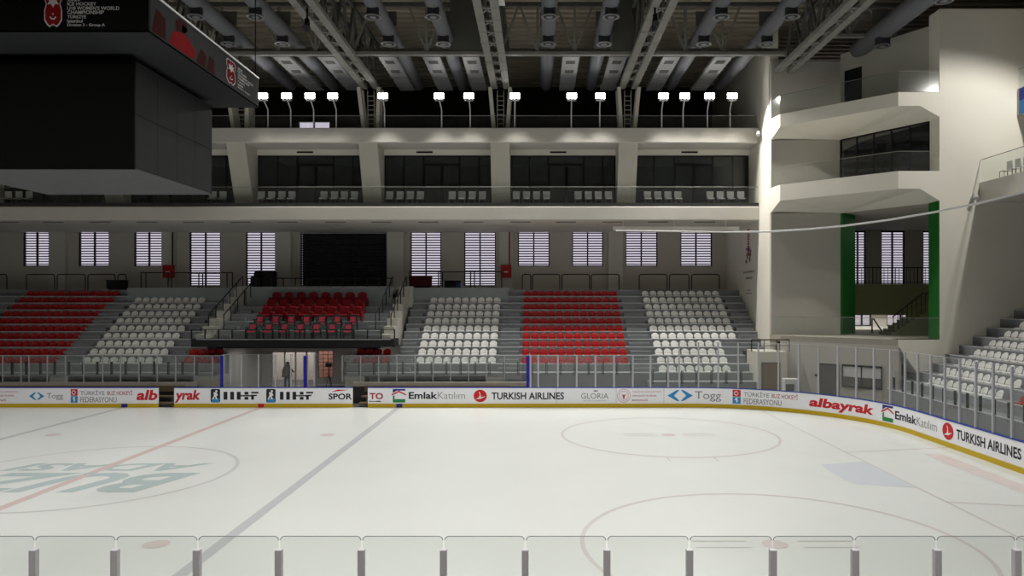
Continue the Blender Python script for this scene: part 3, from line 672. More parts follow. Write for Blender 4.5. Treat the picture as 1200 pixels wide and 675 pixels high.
# ------------------------------------------------------------------ upper loft, end wall
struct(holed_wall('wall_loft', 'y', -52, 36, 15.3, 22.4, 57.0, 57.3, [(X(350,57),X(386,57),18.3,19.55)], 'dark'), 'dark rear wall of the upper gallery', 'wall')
w = D.objects.new('window_40', None); COL.objects.link(w); w.location = (X(368,57),57.1,18.3); struct(w,'small bright window at the back of the upper gallery','window')
b = MB(); x0, x1 = X(350,57), X(386,57); b.box(x0,x1,57.05,57.15,18.3,18.4).box(x0,x1,57.05,57.15,19.47,19.55).box((x0+x1)/2-.05,(x0+x1)/2+.05,57.05,57.15,18.4,19.47); b.build('window_frame','alu',w); MB().box(x0,x1,57.18,57.2,18.4,19.47).build('pane','g_win',w)
struct(MB().box(XEND, 14.0, 42.9, 57, 0, 22.4).build('wall_end', 'white'), 'white end wall of the far stand beside the corner tower', 'wall')
# wall decal on the end wall
t = thing('wall_decal', 'red and blue figure with small lettering on the white end wall', 'wall graphic', (XEND,47,8)); pl = lambda u, v: (XEND-.006, u, v)
yy = 47.2
for k in range(9): 
    z = 10.25-.15*k; decal('red_dash', [(yy+.24,z),(yy-.24,z),(yy-.24,z-.10),(yy+.24,z-.10)], [(0,1,2,3)], 'dkred', t, pl)
random.seed(3)
for k in range(26):
    y0 = yy+random.uniform(-.55,.55); z0 = 8.15+random.uniform(0,.85); r = random.uniform(.09,.18)
    decal('blue_patch', [(y0+r,z0),(y0,z0-r),(y0-r,z0),(y0,z0+r)], [(0,1,2,3)], random.choice(['navy','dkred','greyink']), t, pl)
for (y0,y1,z,h) in ((48.3,45.9,7.45,.12),(47.7,46.3,7.05,.13),(47.4,46.6,6.3,.07),(47.6,46.4,6.1,.06)):
    n = int((y0-y1)/.2)
    for k in range(n):
        a = y0-(y0-y1)*k/n; decal('letter_stroke', [(a,z),(a-.13,z),(a-.13,z+h),(a,z+h)], [(0,1,2,3)], 'blackink', t, pl)
# ------------------------------------------------------------------ corner tower
A = (13.5,42.9); BB = (13.7,41.65); C = (18.2,37.2); C2 = (20.28,37.2); CM = (19.3,37.2); I2 = (20.28,38.2); I1 = (17.5,42.6)
def tower_slab(name, zt, zf, zi, m, label):
    top = [A,BB,C,C2,I2,I1]; vs = [(*p,zt) for p in top]+[(*A,zi),(*BB,zf),(*C,zf),(*CM,zf),(*C2,zi),(*I2,zi),(*I1,zi)]
    fs = [(0,1,2,3,4,5),(0,1,7,6),(1,2,8,7),(2,3,10,9,8),(3,4,11,10),(4,5,12,11),(5,0,6,12),(6,7,12),(7,8,12),(8,9,12),(9,11,12),(9,10,11)]
    return struct(MB().add(vs,fs).build(name,m),label,'balcony')
tower_slab('floor_tower_loft',16.2,15.5,14.95,'white','upper balcony of the corner tower')
tower_slab('floor_tower_gallery',12.22,11.32,10.72,'white','middle balcony of the corner tower over the green opening')
struct(MB().prism([A,BB,(18.17,37.23),(20.28,37.23),I2,(30,38.2),(30,53),(14,53),(14,42.9)],'z',3.4,3.71).build('floor_tower_hall','tan'),'floor of the green lined tower hall','floor')
struct(MB().box(20.28,36,37.2,38.2,0,20.4).build('wall_right','white'),'tall white wall above the end stand','wall')
struct(MB().prism([(18.2,3.71),(20.28,3.71),(20.28,1.9),(19.2,1.95),(18.2,3.4)],'y',37.2,38.2).build('wall_haunch','white'),'slanted white haunch under the tower opening','wall')
struct(MB().box(20.25,20.279,37.21,38.19,3.72,10.72).build('trim_green_reveal','green'),'bright green reveal of the tall white wall','trim')
struct(MB().prism([(17.5,42.6),(17.6,42.5),(18.85,43.75),(18.75,43.85)],'z',3.72,10.72).build('trim_green_jamb','green'),'green jamb at the inner side of the tower opening','trim')
b = MB(); b.box(14.0,17.5,42.6,43.0,3.71,10.72); b.box(14.0,17.5,42.6,43.0,12.2,14.95); b.box(13.5,14.0,42.6,42.9,3.71,10.72); b.box(13.5,14.0,42.6,42.9,12.22,14.95)
struct(b.build('wall_tower_recess','gray'),'plain grey recess wall of the corner tower','wall')
b = MB(); b.box(13.5,17.5,42.6,43.0,16.2,19.5); b.prism([(17.5,42.6),(20.28,38.2),(20.6,38.4),(17.8,42.9)],'z',16.2,19.9)
struct(b.build('wall_tower_loft','gray'),'grey rear wall of the upper tower balcony','wall')
def on_diag(px, p, q):
    k = (px-CX)/F; t = (k*p[1]-p[0])/((q[0]-p[0])-k*(q[1]-p[1])); return (p[0]+t*(q[0]-p[0]), p[1]+t*(q[1]-p[1]))
def diag_box(b, pa, pb, z0, z1, o0, o1, p, q):
    d = Vector((q[0]-p[0], q[1]-p[1])).normalized(); n = Vector((d.y, -d.x)) 
    if n.y > 0: n = -n
    pl = [Vector(pa)+n*o0, Vector(pb)+n*o0, Vector(pb)+n*o1, Vector(pa)+n*o1]; return b.prism([tuple(v) for v in pl], 'z', z0, z1)
d3 = D.objects.new('door_3', None); COL.objects.link(d3); d3.location = (*on_diag(990,I1,I2),16.2); struct(d3,'dark door on the upper tower balcony','door')
diag_box(MB(), on_diag(990,I1,I2), on_diag(1010,I1,I2), 16.2, 18.85, .0, .03, I1, I2).build('door_leaf','black',d3)
# tower glazing
w = D.objects.new('window_41', None); COL.objects.link(w); w.location = (*I1,12.22); struct(w,'slanted dark window wall behind the middle tower balcony','window')
b = MB(); p, q = I1, I2
for k in range(6):
    c = (p[0]+(q[0]-p[0])*k/5, p[1]+(q[1]-p[1])*k/5); c2 = (c[0]+(q[0]-p[0])*.012, c[1]+(q[1]-p[1])*.012); diag_box(b, c, c2, 12.22, 15.0, -.05, .05, p, q)
diag_box(b,p,q,14.88,15.0,-.05,.05,p,q); diag_box(b,p,q,12.22,12.32,-.05,.05,p,q); b.build('window_frame','black',w)
for k in range(5):
    c = (p[0]+(q[0]-p[0])*(k/5+.012), p[1]+(q[1]-p[1])*(k/5+.012)); c2 = (p[0]+(q[0]-p[0])*(k+1)/5, p[1]+(q[1]-p[1])*(k+1)/5); diag_box(MB(),c,c2,12.32,14.88,-.01,.01,p,q).build('pane','g_tower',w)
# room behind it
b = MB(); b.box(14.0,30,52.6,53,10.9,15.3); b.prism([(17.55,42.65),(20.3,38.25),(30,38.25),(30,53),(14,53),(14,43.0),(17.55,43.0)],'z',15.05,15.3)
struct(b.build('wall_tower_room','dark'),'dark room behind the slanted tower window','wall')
struct(MB().prism([(17.6,42.65),(20.3,38.25),(30,38.25),(30,53),(14,53),(14,43.05),(17.6,43.05)],'z',10.73,10.95).build('ceiling_tower_hall','gray'),'ceiling of the tower hall','ceiling')
struct(MB().box(30,30.3,38.2,53,0,22.4).build('wall_tower_side','gray'),'far side wall of the tower hall','wall')
struct(MB().prism([BB,C,(18.5,37.5),(14.0,42.0)],'z',0,3.4).build('wall_tower_base','gray'),'grey concrete base of the corner tower with a door and a window','wall')
dd = D.objects.new('door_4', None); COL.objects.link(dd); dd.location = (*on_diag(960,BB,C),0); struct(dd,'dark grey door in the tower base beside the wide window','door')
diag_box(MB(),on_diag(960,BB,C),on_diag(983.5,BB,C),0,2.28,.0,.03,BB,C).build('door_frame','black',dd); diag_box(MB(),on_diag(961.5,BB,C),on_diag(982,BB,C),0,2.2,.03,.05,BB,C).build('door_leaf','greydoor',dd)
diag_box(MB(),on_diag(955,BB,C),on_diag(958,BB,C),1.55,1.68,.0,.03,BB,C).build('door_plate','black',dd)
w = D.objects.new('window_42', None); COL.objects.link(w); w.location = (*on_diag(987,BB,C),1.15); struct(w,'wide window with white blinds in the tower base','window')
b = MB(); pa, pm, pb = on_diag(987,BB,C), on_diag(1010,BB,C), on_diag(1034,BB,C)
diag_box(b,pa,pb,1.1,1.2,0,.06,BB,C); diag_box(b,pa,pb,2.2,2.3,0,.06,BB,C)
for u in (988.2,1010.5,1034): diag_box(b,on_diag(u-1.3,BB,C),on_diag(u,BB,C),1.2,2.2,0,.06,BB,C)
b.build('window_frame','black',w)
diag_box(MB(),pa,pb,1.66,2.2,.01,.03,BB,C).build('blind','lampwhite',w); diag_box(MB(),pa,pb,1.2,1.66,.01,.02,BB,C).build('pane','greydoor',w)
# hall interior
struct(MB().box(17.8,30,50.0,53,4.72,6.8).build('wall_mezzanine','olive'),'olive green mezzanine parapet inside the tower hall','wall')
def post_rail(label, name, p, q, h, n, mid=()):
    t = thing(name, label, 'railing', p); P = Vector(p); Q = Vector(q); up = Vector((0,0,h))
    MB().tube([P+up,Q+up],.035,6).build('top_rail','rail',t)
    for m in mid: MB().tube([P+up*m,Q+up*m],.02,6).build('rail','rail',t)
    for i in range(n+1):
        a = P+(Q-P)*i/n; MB().tube([a,a+up],.02 if i % 6 else .035,6).build('baluster','rail',t)
    return t
post_rail('black railing along the olive mezzanine in the tower hall','mezzanine_railing',(18.2,50.1,6.8),(29.9,50.1,6.8),1.12,46,(.1,))
t = thing('hall_staircase','dark staircase with black railing rising inside the tower hall','staircase',(20.0,41.8,3.71))
poly = [(19.9,3.71)]; 
for k in range(11): poly += [(19.9+.26*k,3.71+.17*(k+1)),(19.9+.26*(k+1),3.71+.17*(k+1))]
poly += [(22.76,3.71)]
MB().prism(poly,'y',41.4,43.0).build('steps','olive',t)
r1 = MB().tube([(19.95,41.45,4.75),(21.65,41.45,6.1),(22.9,41.45,6.15)],.035,6).build('handrail','rail',t)
for k in range(11): MB().tube([(20.0+.26*k,41.45,3.80+.17*k),(20.0+.26*k,41.45,min(4.78+.2*k,6.12))],.02,5).build('baluster','rail',t)
struct(MB().box(17.8,30,52.7,52.99,3.71,3.8).build('baseboard_hall','lampwhite'),'white baseboard of the lower tower hall','baseboard')
tag(MB().tube([(X(1022,45),45,3.71),(X(1022,45),45,4.55),(X(1024,45),45,4.55),(X(1034,45),45,3.75)],.05,6).build('stair_handrail','rail'),'black sloping handrail on the bright hall floor','handrail')
# glass on the tower balconies
def tower_glass(label, z0, z1):
    t = thing('glass_railing', label, 'glass railing', (*BB,z0)); pts = [A,BB]+[(BB[0]+(C[0]-BB[0])*k/4, BB[1]+(C[1]-BB[1])*k/4) for k in range(1,5)]+[(20.26,37.2)]
    for p, q in zip(pts, pts[1:]): 
        d = (Vector(q)-Vector(p)).normalized(); n = Vector((d.y,-d.x))*.008; a = Vector(p)+d*.015; c = Vector(q)-d*.015
        MB().prism([tuple(a+n),tuple(c+n),tuple(c-n),tuple(a-n)],'z',z0,z1).build('pane','g_rail',t)
    MB().tube([(*p,z1+.015) for p in pts],.015,6).build('top_rail','steel',t)
tower_glass('glass railing of the upper tower balcony',16.22,17.25); tower_glass('glass railing of the middle tower balcony',12.24,13.2); tower_glass('glass railing in front of the green tower opening',3.73,4.78)
# service block at the end of the far stand
struct(MB().box(12.2,13.85,40.9,43.0,0,2.84).build('wall_service_block','cream'),'cream block with a brown door at the foot of the tower','wall')
dd = D.objects.new('door_5', None); COL.objects.link(dd); dd.location = (12.95,40.9,0); struct(dd,'brown door in the cream block at the foot of the tower','door')
MB().box(12.42,13.46,40.87,40.9,0,2.25).build('door_frame','steel_d',dd); MB().box(12.5,13.38,40.84,40.87,0,2.18).build('door_leaf','brown',dd)
post_rail('short black railing on top of the cream block','guard_rail',(11.9,41.0,2.84),(14.0,41.0,2.84),.66,3,(.5,))
t = thing('white_cabinet','white boxy cabinet between the two doors at the tower base','cabinet',(13.6,40.2,0))
MB().box(13.25,14.05,39.5,40.05,.05,1.48).build('body','lampwhite',t,bevel=.03); MB().box(13.3,13.75,39.47,39.5,.85,1.2).build('vent_grille','steel_d',t); MB().box(13.3,14.0,39.6,40.0,0,.06).build('foot','steel_d',t)
# ------------------------------------------------------------------ end stand galleries
b = MB(); b.box(22.3,36,10,37.2,10.64,11.62); struct(b.build('floor_end_gallery','balcony'),'gallery slab over the end stand beside the tall white wall','balcony')
b = MB(); b.box(24.2,36,10,37.2,15.0,16.35); struct(b.build('floor_end_loft','gray'),'upper slab over the end stand','balcony')
struct(MB().box(25.2,25.4,10,37.2,11.62,15.0).build('wall_end_gallery','dark'),'dark wall behind the end gallery chairs','wall')
struct(MB().box(28.0,28.3,10,37.2,0,10.64).build('wall_end_stand','backwall'),'wall behind the end stand','wall')
t = thing('banner','blue banner on the upper slab over the end stand','banner',(24.2,30,15)); MB().box(24.16,24.2,14,37.0,15.7,16.3).build('dark_blue_band','sign_b',t); MB().box(24.16,24.2,14,37.0,15.02,15.7).build('light_blue_band','sky_b',t)
def end_glass(label, x, z0, z1):
    t = thing('glass_railing', label, 'glass railing', (x,37,z0)); y = 37.15
    while y > 14: MB().box(x-.008,x+.008,y-1.85,y-.02,z0,z1).build('pane','g_rail',t); y -= 1.87
    MB().tube([(x,37.15,z1+.015),(x,14,z1+.015)],.018,6).build('top_rail','steel',t)
end_glass('glass railing of the gallery over the end stand',22.34,11.64,12.75); end_glass('glass railing above the blue banner',24.24,16.36,17.3)
for i in range(3): dup(gc,(23.0,36.2-.62*i,11.62),'pale chair on the gallery over the end stand, '+ORD[i]+' from the tall white wall',-math.pi/2,'chairs on the end gallery')
for (x,y,z,l) in ((13.36,44.6,15.75,'on the end wall beside the upper gallery'),(22.0,37.05,10.9,'on the tall white wall under the end gallery')):
    t = thing('wall_lamp','small pale bracket lamp '+l,'lamp',(x,y,z)); MB().box(x-.05,x+.05,y-.02,y+.12,z-.15,z+.15).build('bracket','lampwhite',t); MB().tube([(x,y,z+.1),(x-.08,y-.2,z+.02),(x-.1,y-.28,z-.12)],[.12,.1,.14],8).build('lamp_head','lampwhite',t)
# white trunking and cable
ct = MB().box(X(718,45.3),X(866,45.3),45.2,45.5,10.0,10.22).build('cable_trunking','balcony',bevel=.02)
for p in (730,790,850): MB().box(X(p,45.4)-.03,X(p,45.4)+.03,45.33,45.39,10.22,10.585).build('hanger','balcony',ct)
tag(ct,'straight white cable trunking under the gallery near the tower','trunking')
pts = []
for px, py in ((722,270.5),(760,270.8),(796,271.2),(850,272),(900,271.6),(950,268.4),(986.7,265),(1040,258),(1093,249),(1150,237.5),(1200,225),(1240,213)):
    Y = 1/(1/44.6+(1/25.5-1/44.6)*(px-722)/(1240-722)); pts.append((X(px,Y),Y,Zz(py,Y)))
tag(MB().tube(pts,.042,8).build('hanging_cable','lampwhite',smooth=True),'sagging white cable crossing in front of the corner tower','cable')
# ------------------------------------------------------------------ concourse objects
YR = 49.55
loops = [(-9,8),(31,64),(67,100),(103,135),(138,148),(612,622),(624,656),(658.5,691),(693,725.5),(749,781.5),(784.5,807.5),(810.5,843)]
for i, (p0, p1) in enumerate(loops):
    x0, x1 = X(p0,YR), X(p1,YR); r = min(.14,(x1-x0)/3); z = 6.4; h = 1.04
    tag(MB().tube([(x0,YR,z),(x0,YR,z+h-r),(x0+r*.3,YR,z+h-r*.3),(x0+r,YR,z+h),(x1-r,YR,z+h),(x1-r*.3,YR,z+h-r*.3),(x1,YR,z+h-r),(x1,YR,z)],.035,6).build('guard_rail','rail'),'black tube hoop rail atop the '+('red and white corner blocks' if p0 > 500 else 'far red block')+', '+ORD[i-(5 if p0 > 500 else 0)]+' from the scoreboard side','railing','hoop rails on the concourse')
def long_rail(label, p0, p1, y, z, h, posts):
    x0, x1 = X(p0,y), X(p1,y); t = thing('guard_rail', label, 'railing', (x0,y,z))
    MB().tube([(x0,y,z+h),(x1,y,z+h)],.035,6).build('top_rail','rail',t)
    for p in posts: MB().tube([(X(p,y),y,z),(X(p,y),y,z+h)],.04,6).build('post','rail',t)
long_rail('long black rail atop the white seats beside the scoreboard',165,273,48.62,6.52,1.0,(165.3,171,197,201,233,237.5,241,266,272.5))
long_rail('long black rail atop the middle white seats',479,588,48.62,6.52,1.05,(480,514,518.5,551.5,556,588))
long_rail('low black rail atop the box with red armchairs',290,458,47.28,6.56,.55,tuple(290+14*i for i in range(13)))
for s, p in ((-1,262),(1,468)):
    for k, w in ((0,'inner'),(1,'outer')):
        y0, y1 = 43.0, 48.0; x0 = (-18.75 if s < 0 else -9.0)+(k-.5)*.9
        t = thing('stair_railing','black sloping stair rail, '+w+' one beside the box, '+('scoreboard' if s < 0 else 'middle block')+' side','railing',(x0,y0,4)); 
        MB().tube([(x0,y0,4.85),(x0,y1,7.25)],.035,6).build('handrail','rail',t)
        for j in range(6): f = j/5; MB().tube([(x0,y0+(y1-y0)*f,4.0+2.35*f),(x0,y0+(y1-y0)*f,4.85+2.4*f)],.03,6).build('post','rail',t)
for px, z0, l, pipe in ((198,6.95,'below the third short window',True),(593,6.95,'beside the fourth tall window',True)):
    x = X(px,52.5); t = thing('fire_hose_cabinet','red fire hose cabinet with a riser pipe '+l,'fire cabinet',(x,52.5,z0))
    MB().box(x-.38,x+.38,52.33,52.58,z0+.35,z0+1.25).build('body','fire',t,bevel=.02); MB().box(x-.14,x+.14,52.32,52.33,z0+.72,z0+.8).build('plate','whiteink',t)
    MB().tube([(x+.25,52.5,z0+1.25),(x+.25,52.5,10.55)],.05,6).build('riser_pipe','dkred' if px > 500 else 'rail',t)
t = thing('camera_rig','dark covered equipment cases stacked on the concourse beside the wide window','equipment',(X(309,51),51,6.4))
x = X(309,51); MB().box(x-.85,x-.1,50.7,51.4,6.55,7.35).build('case','black',t,bevel=.12); MB().box(x-.05,x+.80,50.7,51.4,6.55,7.7).build('case','black',t,bevel=.06); MB().lathe([(.32,0),(.38,.1),(.3,.35),(.1,.42)],(x-.3,51,7.35)).build('cover','black',t)
for dx in (-.6,.6): MB().box(x+dx-.06,x+dx+.06,50.8,51.3,6.4,6.55).build('caster','rail',t)
x = X(493.5,50.8); t = thing('flight_case','wine red case lying on the concourse before the third tall window','case',(x,50.8,6.4))
MB().box(x-.78,x+.72,50.4,51.1,6.62,7.2).build('body','winered',t,bevel=.08); MB().box(x-.8,x+.74,50.38,51.12,7.2,7.35).build('lid','winered',t,bevel=.04); MB().box(x-.7,x+.64,50.5,51.0,6.4,6.62).build('base','black',t)
x = X(531,50.8); t = thing('storage_bin','dark bin with a blue end on the concourse between tall windows','bin',(x,50.8,6.4))
MB().box(x-.56,x+.22,50.45,51.05,6.4,6.95).build('body','black',t,bevel=.04); MB().box(x+.22,x+.54,50.45,51.05,6.4,6.95).build('blue_end','bluebox',t,bevel=.03); MB().box(x-.6,x+.58,50.42,51.08,6.95,7.05).build('lid','black',t,bevel=.03)
x = X(137.5,50.5); t = thing('equipment_trunk','black trunk on the concourse beside the hoop rails by the scoreboard','trunk',(x,50.5,6.4))
MB().box(x-.6,x+.6,50.2,50.8,6.5,7.0).build('body','black',t,bevel=.04); MB().box(x-.62,x+.62,50.18,50.82,7.0,7.08).build('lid','black',t,bevel=.02); MB().box(x-.5,x+.5,50.3,50.7,6.4,6.5).build('foot','rail',t)
# ------------------------------------------------------------------ tunnel under the box
YT = 49.2; TX0, TX1 = -18.4, -10.95
tdoor = (X(318,YT),X(371,YT),.0,2.30); tpk = (X(373,YT),X(390,YT),.55,2.32)
struct(holed_wall('wall_tunnel','y',TX0-.3,TX1+.3,0,3.0,YT,YT+.2,[tdoor,tpk],'gray'),'rear wall of the tunnel under the box','wall')
struct(MB().box(TX0-.25,TX0,43.75,YT,0,2.9).build('wall_tunnel_side','gray'),'tunnel side wall towards the scoreboard','wall'); struct(MB().box(TX1,TX1+.25,43.75,YT,0,2.9).build('wall_tunnel_side','gray'),'tunnel side wall towards the middle block','wall')
w = D.objects.new('door_1', None); COL.objects.link(w); w.location = ((tdoor[0]+tdoor[1])/2,YT,0); struct(w,'bright glazed doors at the back of the tunnel','door')
L = tdoor[1]-tdoor[0]; b = MB()
for c in (0,.28,.52,.76,.97): b.box(tdoor[0]+L*c,tdoor[0]+L*c+.08,YT-.03,YT+.1,0,2.3)
b.box(tdoor[0],tdoor[1],YT-.03,YT+.1,2.22,2.3); b.build('door_frame','alu',w)
for k in range(4): MB().box(tdoor[0]+L*(0,.28,.52,.76)[k]+.08,tdoor[0]+L*(.28,.52,.76,.97)[k],YT+.03,YT+.05,0.02,2.22).build('door_leaf','g_frost',w)
w = D.objects.new('window_43', None); COL.objects.link(w); w.location = (tpk[0],YT,.55); struct(w,'pinkish gridded window beside the glazed tunnel doors','window'); b = MB()
for k in range(8): z = tpk[2]+(tpk[3]-tpk[2])*k/7; b.box(tpk[0],tpk[1],YT,YT+.06,z-.015,z+.015)
for k in range(4): xx = tpk[0]+(tpk[1]-tpk[0])*k/3; b.box(xx-.015,xx+.015,YT,YT+.06,tpk[2],tpk[3])
b.build('window_frame','greyink',w); MB().box(tpk[0],tpk[1],YT+.07,YT+.09,tpk[2],tpk[3]).build('pane','g_pink',w)
t = thing('camera_tripod','dark tripod with a camera near the pink tunnel window','tripod',(X(386,44),44,0)); x = X(386,44)
for a in (90,210,330): MB().tube([(x,44,1.3),(x+.35*math.cos(math.radians(a)),44+.35*math.sin(math.radians(a)),-.03)],.018,6).build('leg','rail',t)
MB().tube([(x,44,1.25),(x,44,1.75)],.025,6).build('column','rail',t); MB().box(x-.2,x+.15,43.85,44.1,1.72,1.95).build('camera','black',t,bevel=.03)
# person in the tunnel
def skin_mesh(name, verts, edges, radii, m, parent, sub=1, root=0):
    me = D.meshes.new(name); me.from_pydata(verts, edges, []); o = D.objects.new(name, me); COL.objects.link(o)
    md = o.modifiers.new('skin','SKIN'); md.use_smooth_shade = True
    for i, r in enumerate(radii): me.skin_vertices[0].data[i].radius = (r,r) if not isinstance(r,tuple) else r
    for i in range(len(verts)): me.skin_vertices[0].data[i].use_root = (i == root)
    s = o.modifiers.new('sub','SUBSURF'); s.levels = s.render_levels = sub; me.materials.append(M[m]); 
    if parent: adopt(o,parent)
    return o
px_, py_ = X(336.5,47.6), 47.6
t = thing('person','person with long dark hair in a brown jacket and blue jeans standing in the tunnel','person',(px_,py_,-.03))
def V(x,y,z): return (px_+x,py_+y,z-.03)
body = [V(0,0,.95),V(0,.02,1.12),V(0,.02,1.32),V(0,0,1.45),V(0,-.01,1.53),V(0,-.03,1.62), V(.10,0,.88),V(.12,.02,.48),V(.13,.05,.08),V(.13,-.08,.04), V(-.10,0,.88),V(-.12,-.02,.48),V(-.13,.03,.08),V(-.13,-.10,.04),
        V(.18,0,1.42),V(.34,-.08,1.20),V(.52,-.20,1.08),V(.58,-.24,1.06), V(-.18,0,1.42),V(-.26,-.02,1.16),V(-.24,-.14,.95),V(-.24,-.17,.90)]
ed = [(0,1),(1,2),(2,3),(3,4),(4,5),(0,6),(6,7),(7,8),(8,9),(0,10),(10,11),(11,12),(12,13),(3,14),(14,15),(15,16),(16,17),(3,18),(18,19),(19,20),(20,21)]
ra = [.15,.13,.16,.10,.055,.10,.10,.07,.05,.04,.10,.07,.05,.04,.07,.05,.036,.03,.07,.05,.036,.03]
bodyo = skin_mesh('body', body, ed, ra, 'skin', t, 2)
for sx, bx in ((1,V(.58,-.24,1.06)),(-1,V(-.24,-.17,.90))):
    for k in range(5):
        a = (k-2)*.012; d = Vector((.07,-.03,-.03)) if sx > 0 else Vector((0,-.02,-.08))
        f0 = Vector(bx)+Vector((0,a,a if sx > 0 else 0)) if k < 4 else Vector(bx)+Vector((0,-.03,.02)); ln = (.9,1,1.05,.95,.6)[k]
        MB().tube([f0,f0+d*.6*ln,f0+d*ln+Vector((0,-.015,-.008))],[.009,.0085,.007],6).build('finger','skin',t,smooth=True)
b = MB().lathe([(.0,1.08),(.12,1.09),(.19,1.2),(.185,1.36),(.15,1.52),(.13,1.66),(.09,1.74),(.02,1.765)],(px_,py_+.03,-.03),16); b.build('hair','hair',t,smooth=True)
b = MB().lathe([(.34,.80),(.33,.88),(.27,1.08),(.215,1.28),(.17,1.42),(.10,1.49),(.07,1.51)],(px_,py_+.01,-.03),16); b.build('jacket','jacket',t,smooth=True)
for pts, rr in (([V(.14,0,1.43),V(.34,-.08,1.20),V(.50,-.19,1.09)],[.085,.068,.05]),([V(-.14,0,1.43),V(-.26,-.02,1.16),V(-.24,-.12,.97)],[.085,.068,.05])): MB().tube(pts,rr,10).build('sleeve','jacket',t,smooth=True)
for s in (1,-1): MB().tube([V(s*.085,0,.98),V(s*.10,0,.86),V(s*.12,.02*s,.48),V(s*.13,.04,.09)],[.14,.125,.088,.075],10).build('trouser_leg','jeans',t,smooth=True)
for s in (1,-1): MB().box(px_+s*.13-.05,px_+s*.13+.05,py_-.16,py_+.11,-.031,.06).build('shoe','black',t,bevel=.02)
# ------------------------------------------------------------------ roof
b = MB(); b.box(-52,36,-14,58,22.3,22.6)
for k in range(38): b.box(-52,36,31+.72*k,31.12+.72*k,22.16,22.3)
struct(b.build('ceiling','deck'),'brownish ribbed roof deck','ceiling')
for nm, bx, l in (('wall_west',(-52.3,-52,-14,58,0,22.4),'wall at the scoreboard end of the hall'),('wall_east',(36,36.3,-14,58,0,22.4),'wall far behind the end stand'),('wall_near',(-52,36,-14.3,-14,0,22.4),'wall behind the viewer')):
    struct(MB().box(*bx).build(nm,'gray'),l,'wall')
def box_truss(x, y0, y1, label, z=18.78):
    t = thing('roof_truss', label, 'roof truss', (x,y1,z), 'box trusses running towards the ice'); w = .56
    for s in (-1,1):
        MB().box(x+s*w-(.37 if s > 0 else 0),x+s*w+(0 if s > 0 else .37),y0,y1,z,z+.22).build('bottom_chord','steel',t)
        MB().box(x+s*w-(.16 if s > 0 else 0),x+s*w+(0 if s > 0 else .16),y0,y1,21.3,21.5).build('top_chord','steel_d',t)
    b = MB(); y = y0; k = 0
    while y < y1-.9:
        b.bar((x-.3,y,z+.12),(x+.3,y+.9,z+.12),.09); b.bar((x+.3,y,z+.12),(x-.3,y+.9,z+.12),.09); b.box(x-.56,x+.56,y-.03,y+.03,z-.012,z); y += 1.5
    b.build('lacing_lattice','steel',t)
    b = MB(); y = y0
    while y < y1-2:
        for s in (-1,1): b.bar((x+s*.48,y,z+.2),(x+s*.48,y+1.1,21.4),.12); b.bar((x+s*.48,y+1.1,21.4),(x+s*.48,y+2.2,z+.2),.12)
        y += 2.2
    b.build('web_lattice','steel_d',t); return t
for i, (x, y1) in enumerate(((-18.42,45.7),(-10.35,45.7),(-2.3,45.7),(5.6,45.7),(14.2,42.5))):
    box_truss(x,12,y1,'long pale box truss under the roof, '+('touching the corner tower' if i == 4 else ORD[i]+' from the scoreboard'))
def support(x, i):
    t = thing('truss_support','cream splayed steel struts with a ladder carrying a roof truss, '+ORD[i]+' from the scoreboard','truss support',(x,45.7,16.21),'truss supports on the upper gallery')
    for s in (-1,1):
        for yy in (45.25,46.0): MB().bar((x+s*.42,yy+.55,16.21),(x+s*.62,yy,18.78),.22,.30).build('strut','strut',t)
        MB().tube([(x+s*.2,45.9,16.21),(x+s*.2,45.75,18.7)],.025,6).build('ladder_rail','strut',t)
    for k in range(8): z = 16.4+.28*k; MB().tube([(x-.2,45.88-.02*k,z),(x+.2,45.88-.02*k,z)],.02,6).build('rung','strut',t)
for i, x in enumerate((-18.42,-10.35,-2.3,5.6)): support(x,i)
DUCTX = [X(p,48.5) for p in (342,392,491,542,640,692,785,844)]
def clear_bar(b, p, q, w):
    p = Vector(p); q = Vector(q)
    if any((Vector(((p+(q-p)*k/12).x,(p+(q-p)*k/12).z))-Vector((d,19.82))).length < .52 for k in range(13) for d in DUCTX): return
    b.bar(p, q, w)
def cross_truss(y, x0, x1, label, panels=(), dz=0.):
    t = thing('cross_truss', label, 'roof truss', (0,y,18.95)); MB().box(x0,x1,y-.14,y+.14,18.95+dz,19.12+dz).build('bottom_chord','steel',t); MB().box(x0,x1,y+.2,y+.36,19.14+dz,19.40+dz).build('bottom_chord','steel',t); MB().box(x0,x1,y-.1,y+.1,21.6,21.8).build('top_chord','steel_d',t)
    b = MB(); x = x0; k = 0
    while x < x1-1.9:
        clear_bar(b,(x,y,19.1+dz),(x,y,21.7),.14); clear_bar(b,(x,y,19.1+dz),(x+1.0,y,21.7),.11); clear_bar(b,(x+2,y,19.1+dz),(x+1.0,y,21.7),.11); x += 2.0; k += 1
    b.build('web_lattice','steel',t)
    for xx in panels: MB().box(xx-.82,xx+.82,y-.2,y-.16,19.15,22.1).build('gusset_panel','steel_d',t)
    return t
cross_truss(39.9,-46,13.4,'long cross truss running the length of the hall above the far stand',(-3.9,4.85)); cross_truss(40.0,14.9,20.2,'short cross truss above the upper tower balcony',(),1.0)
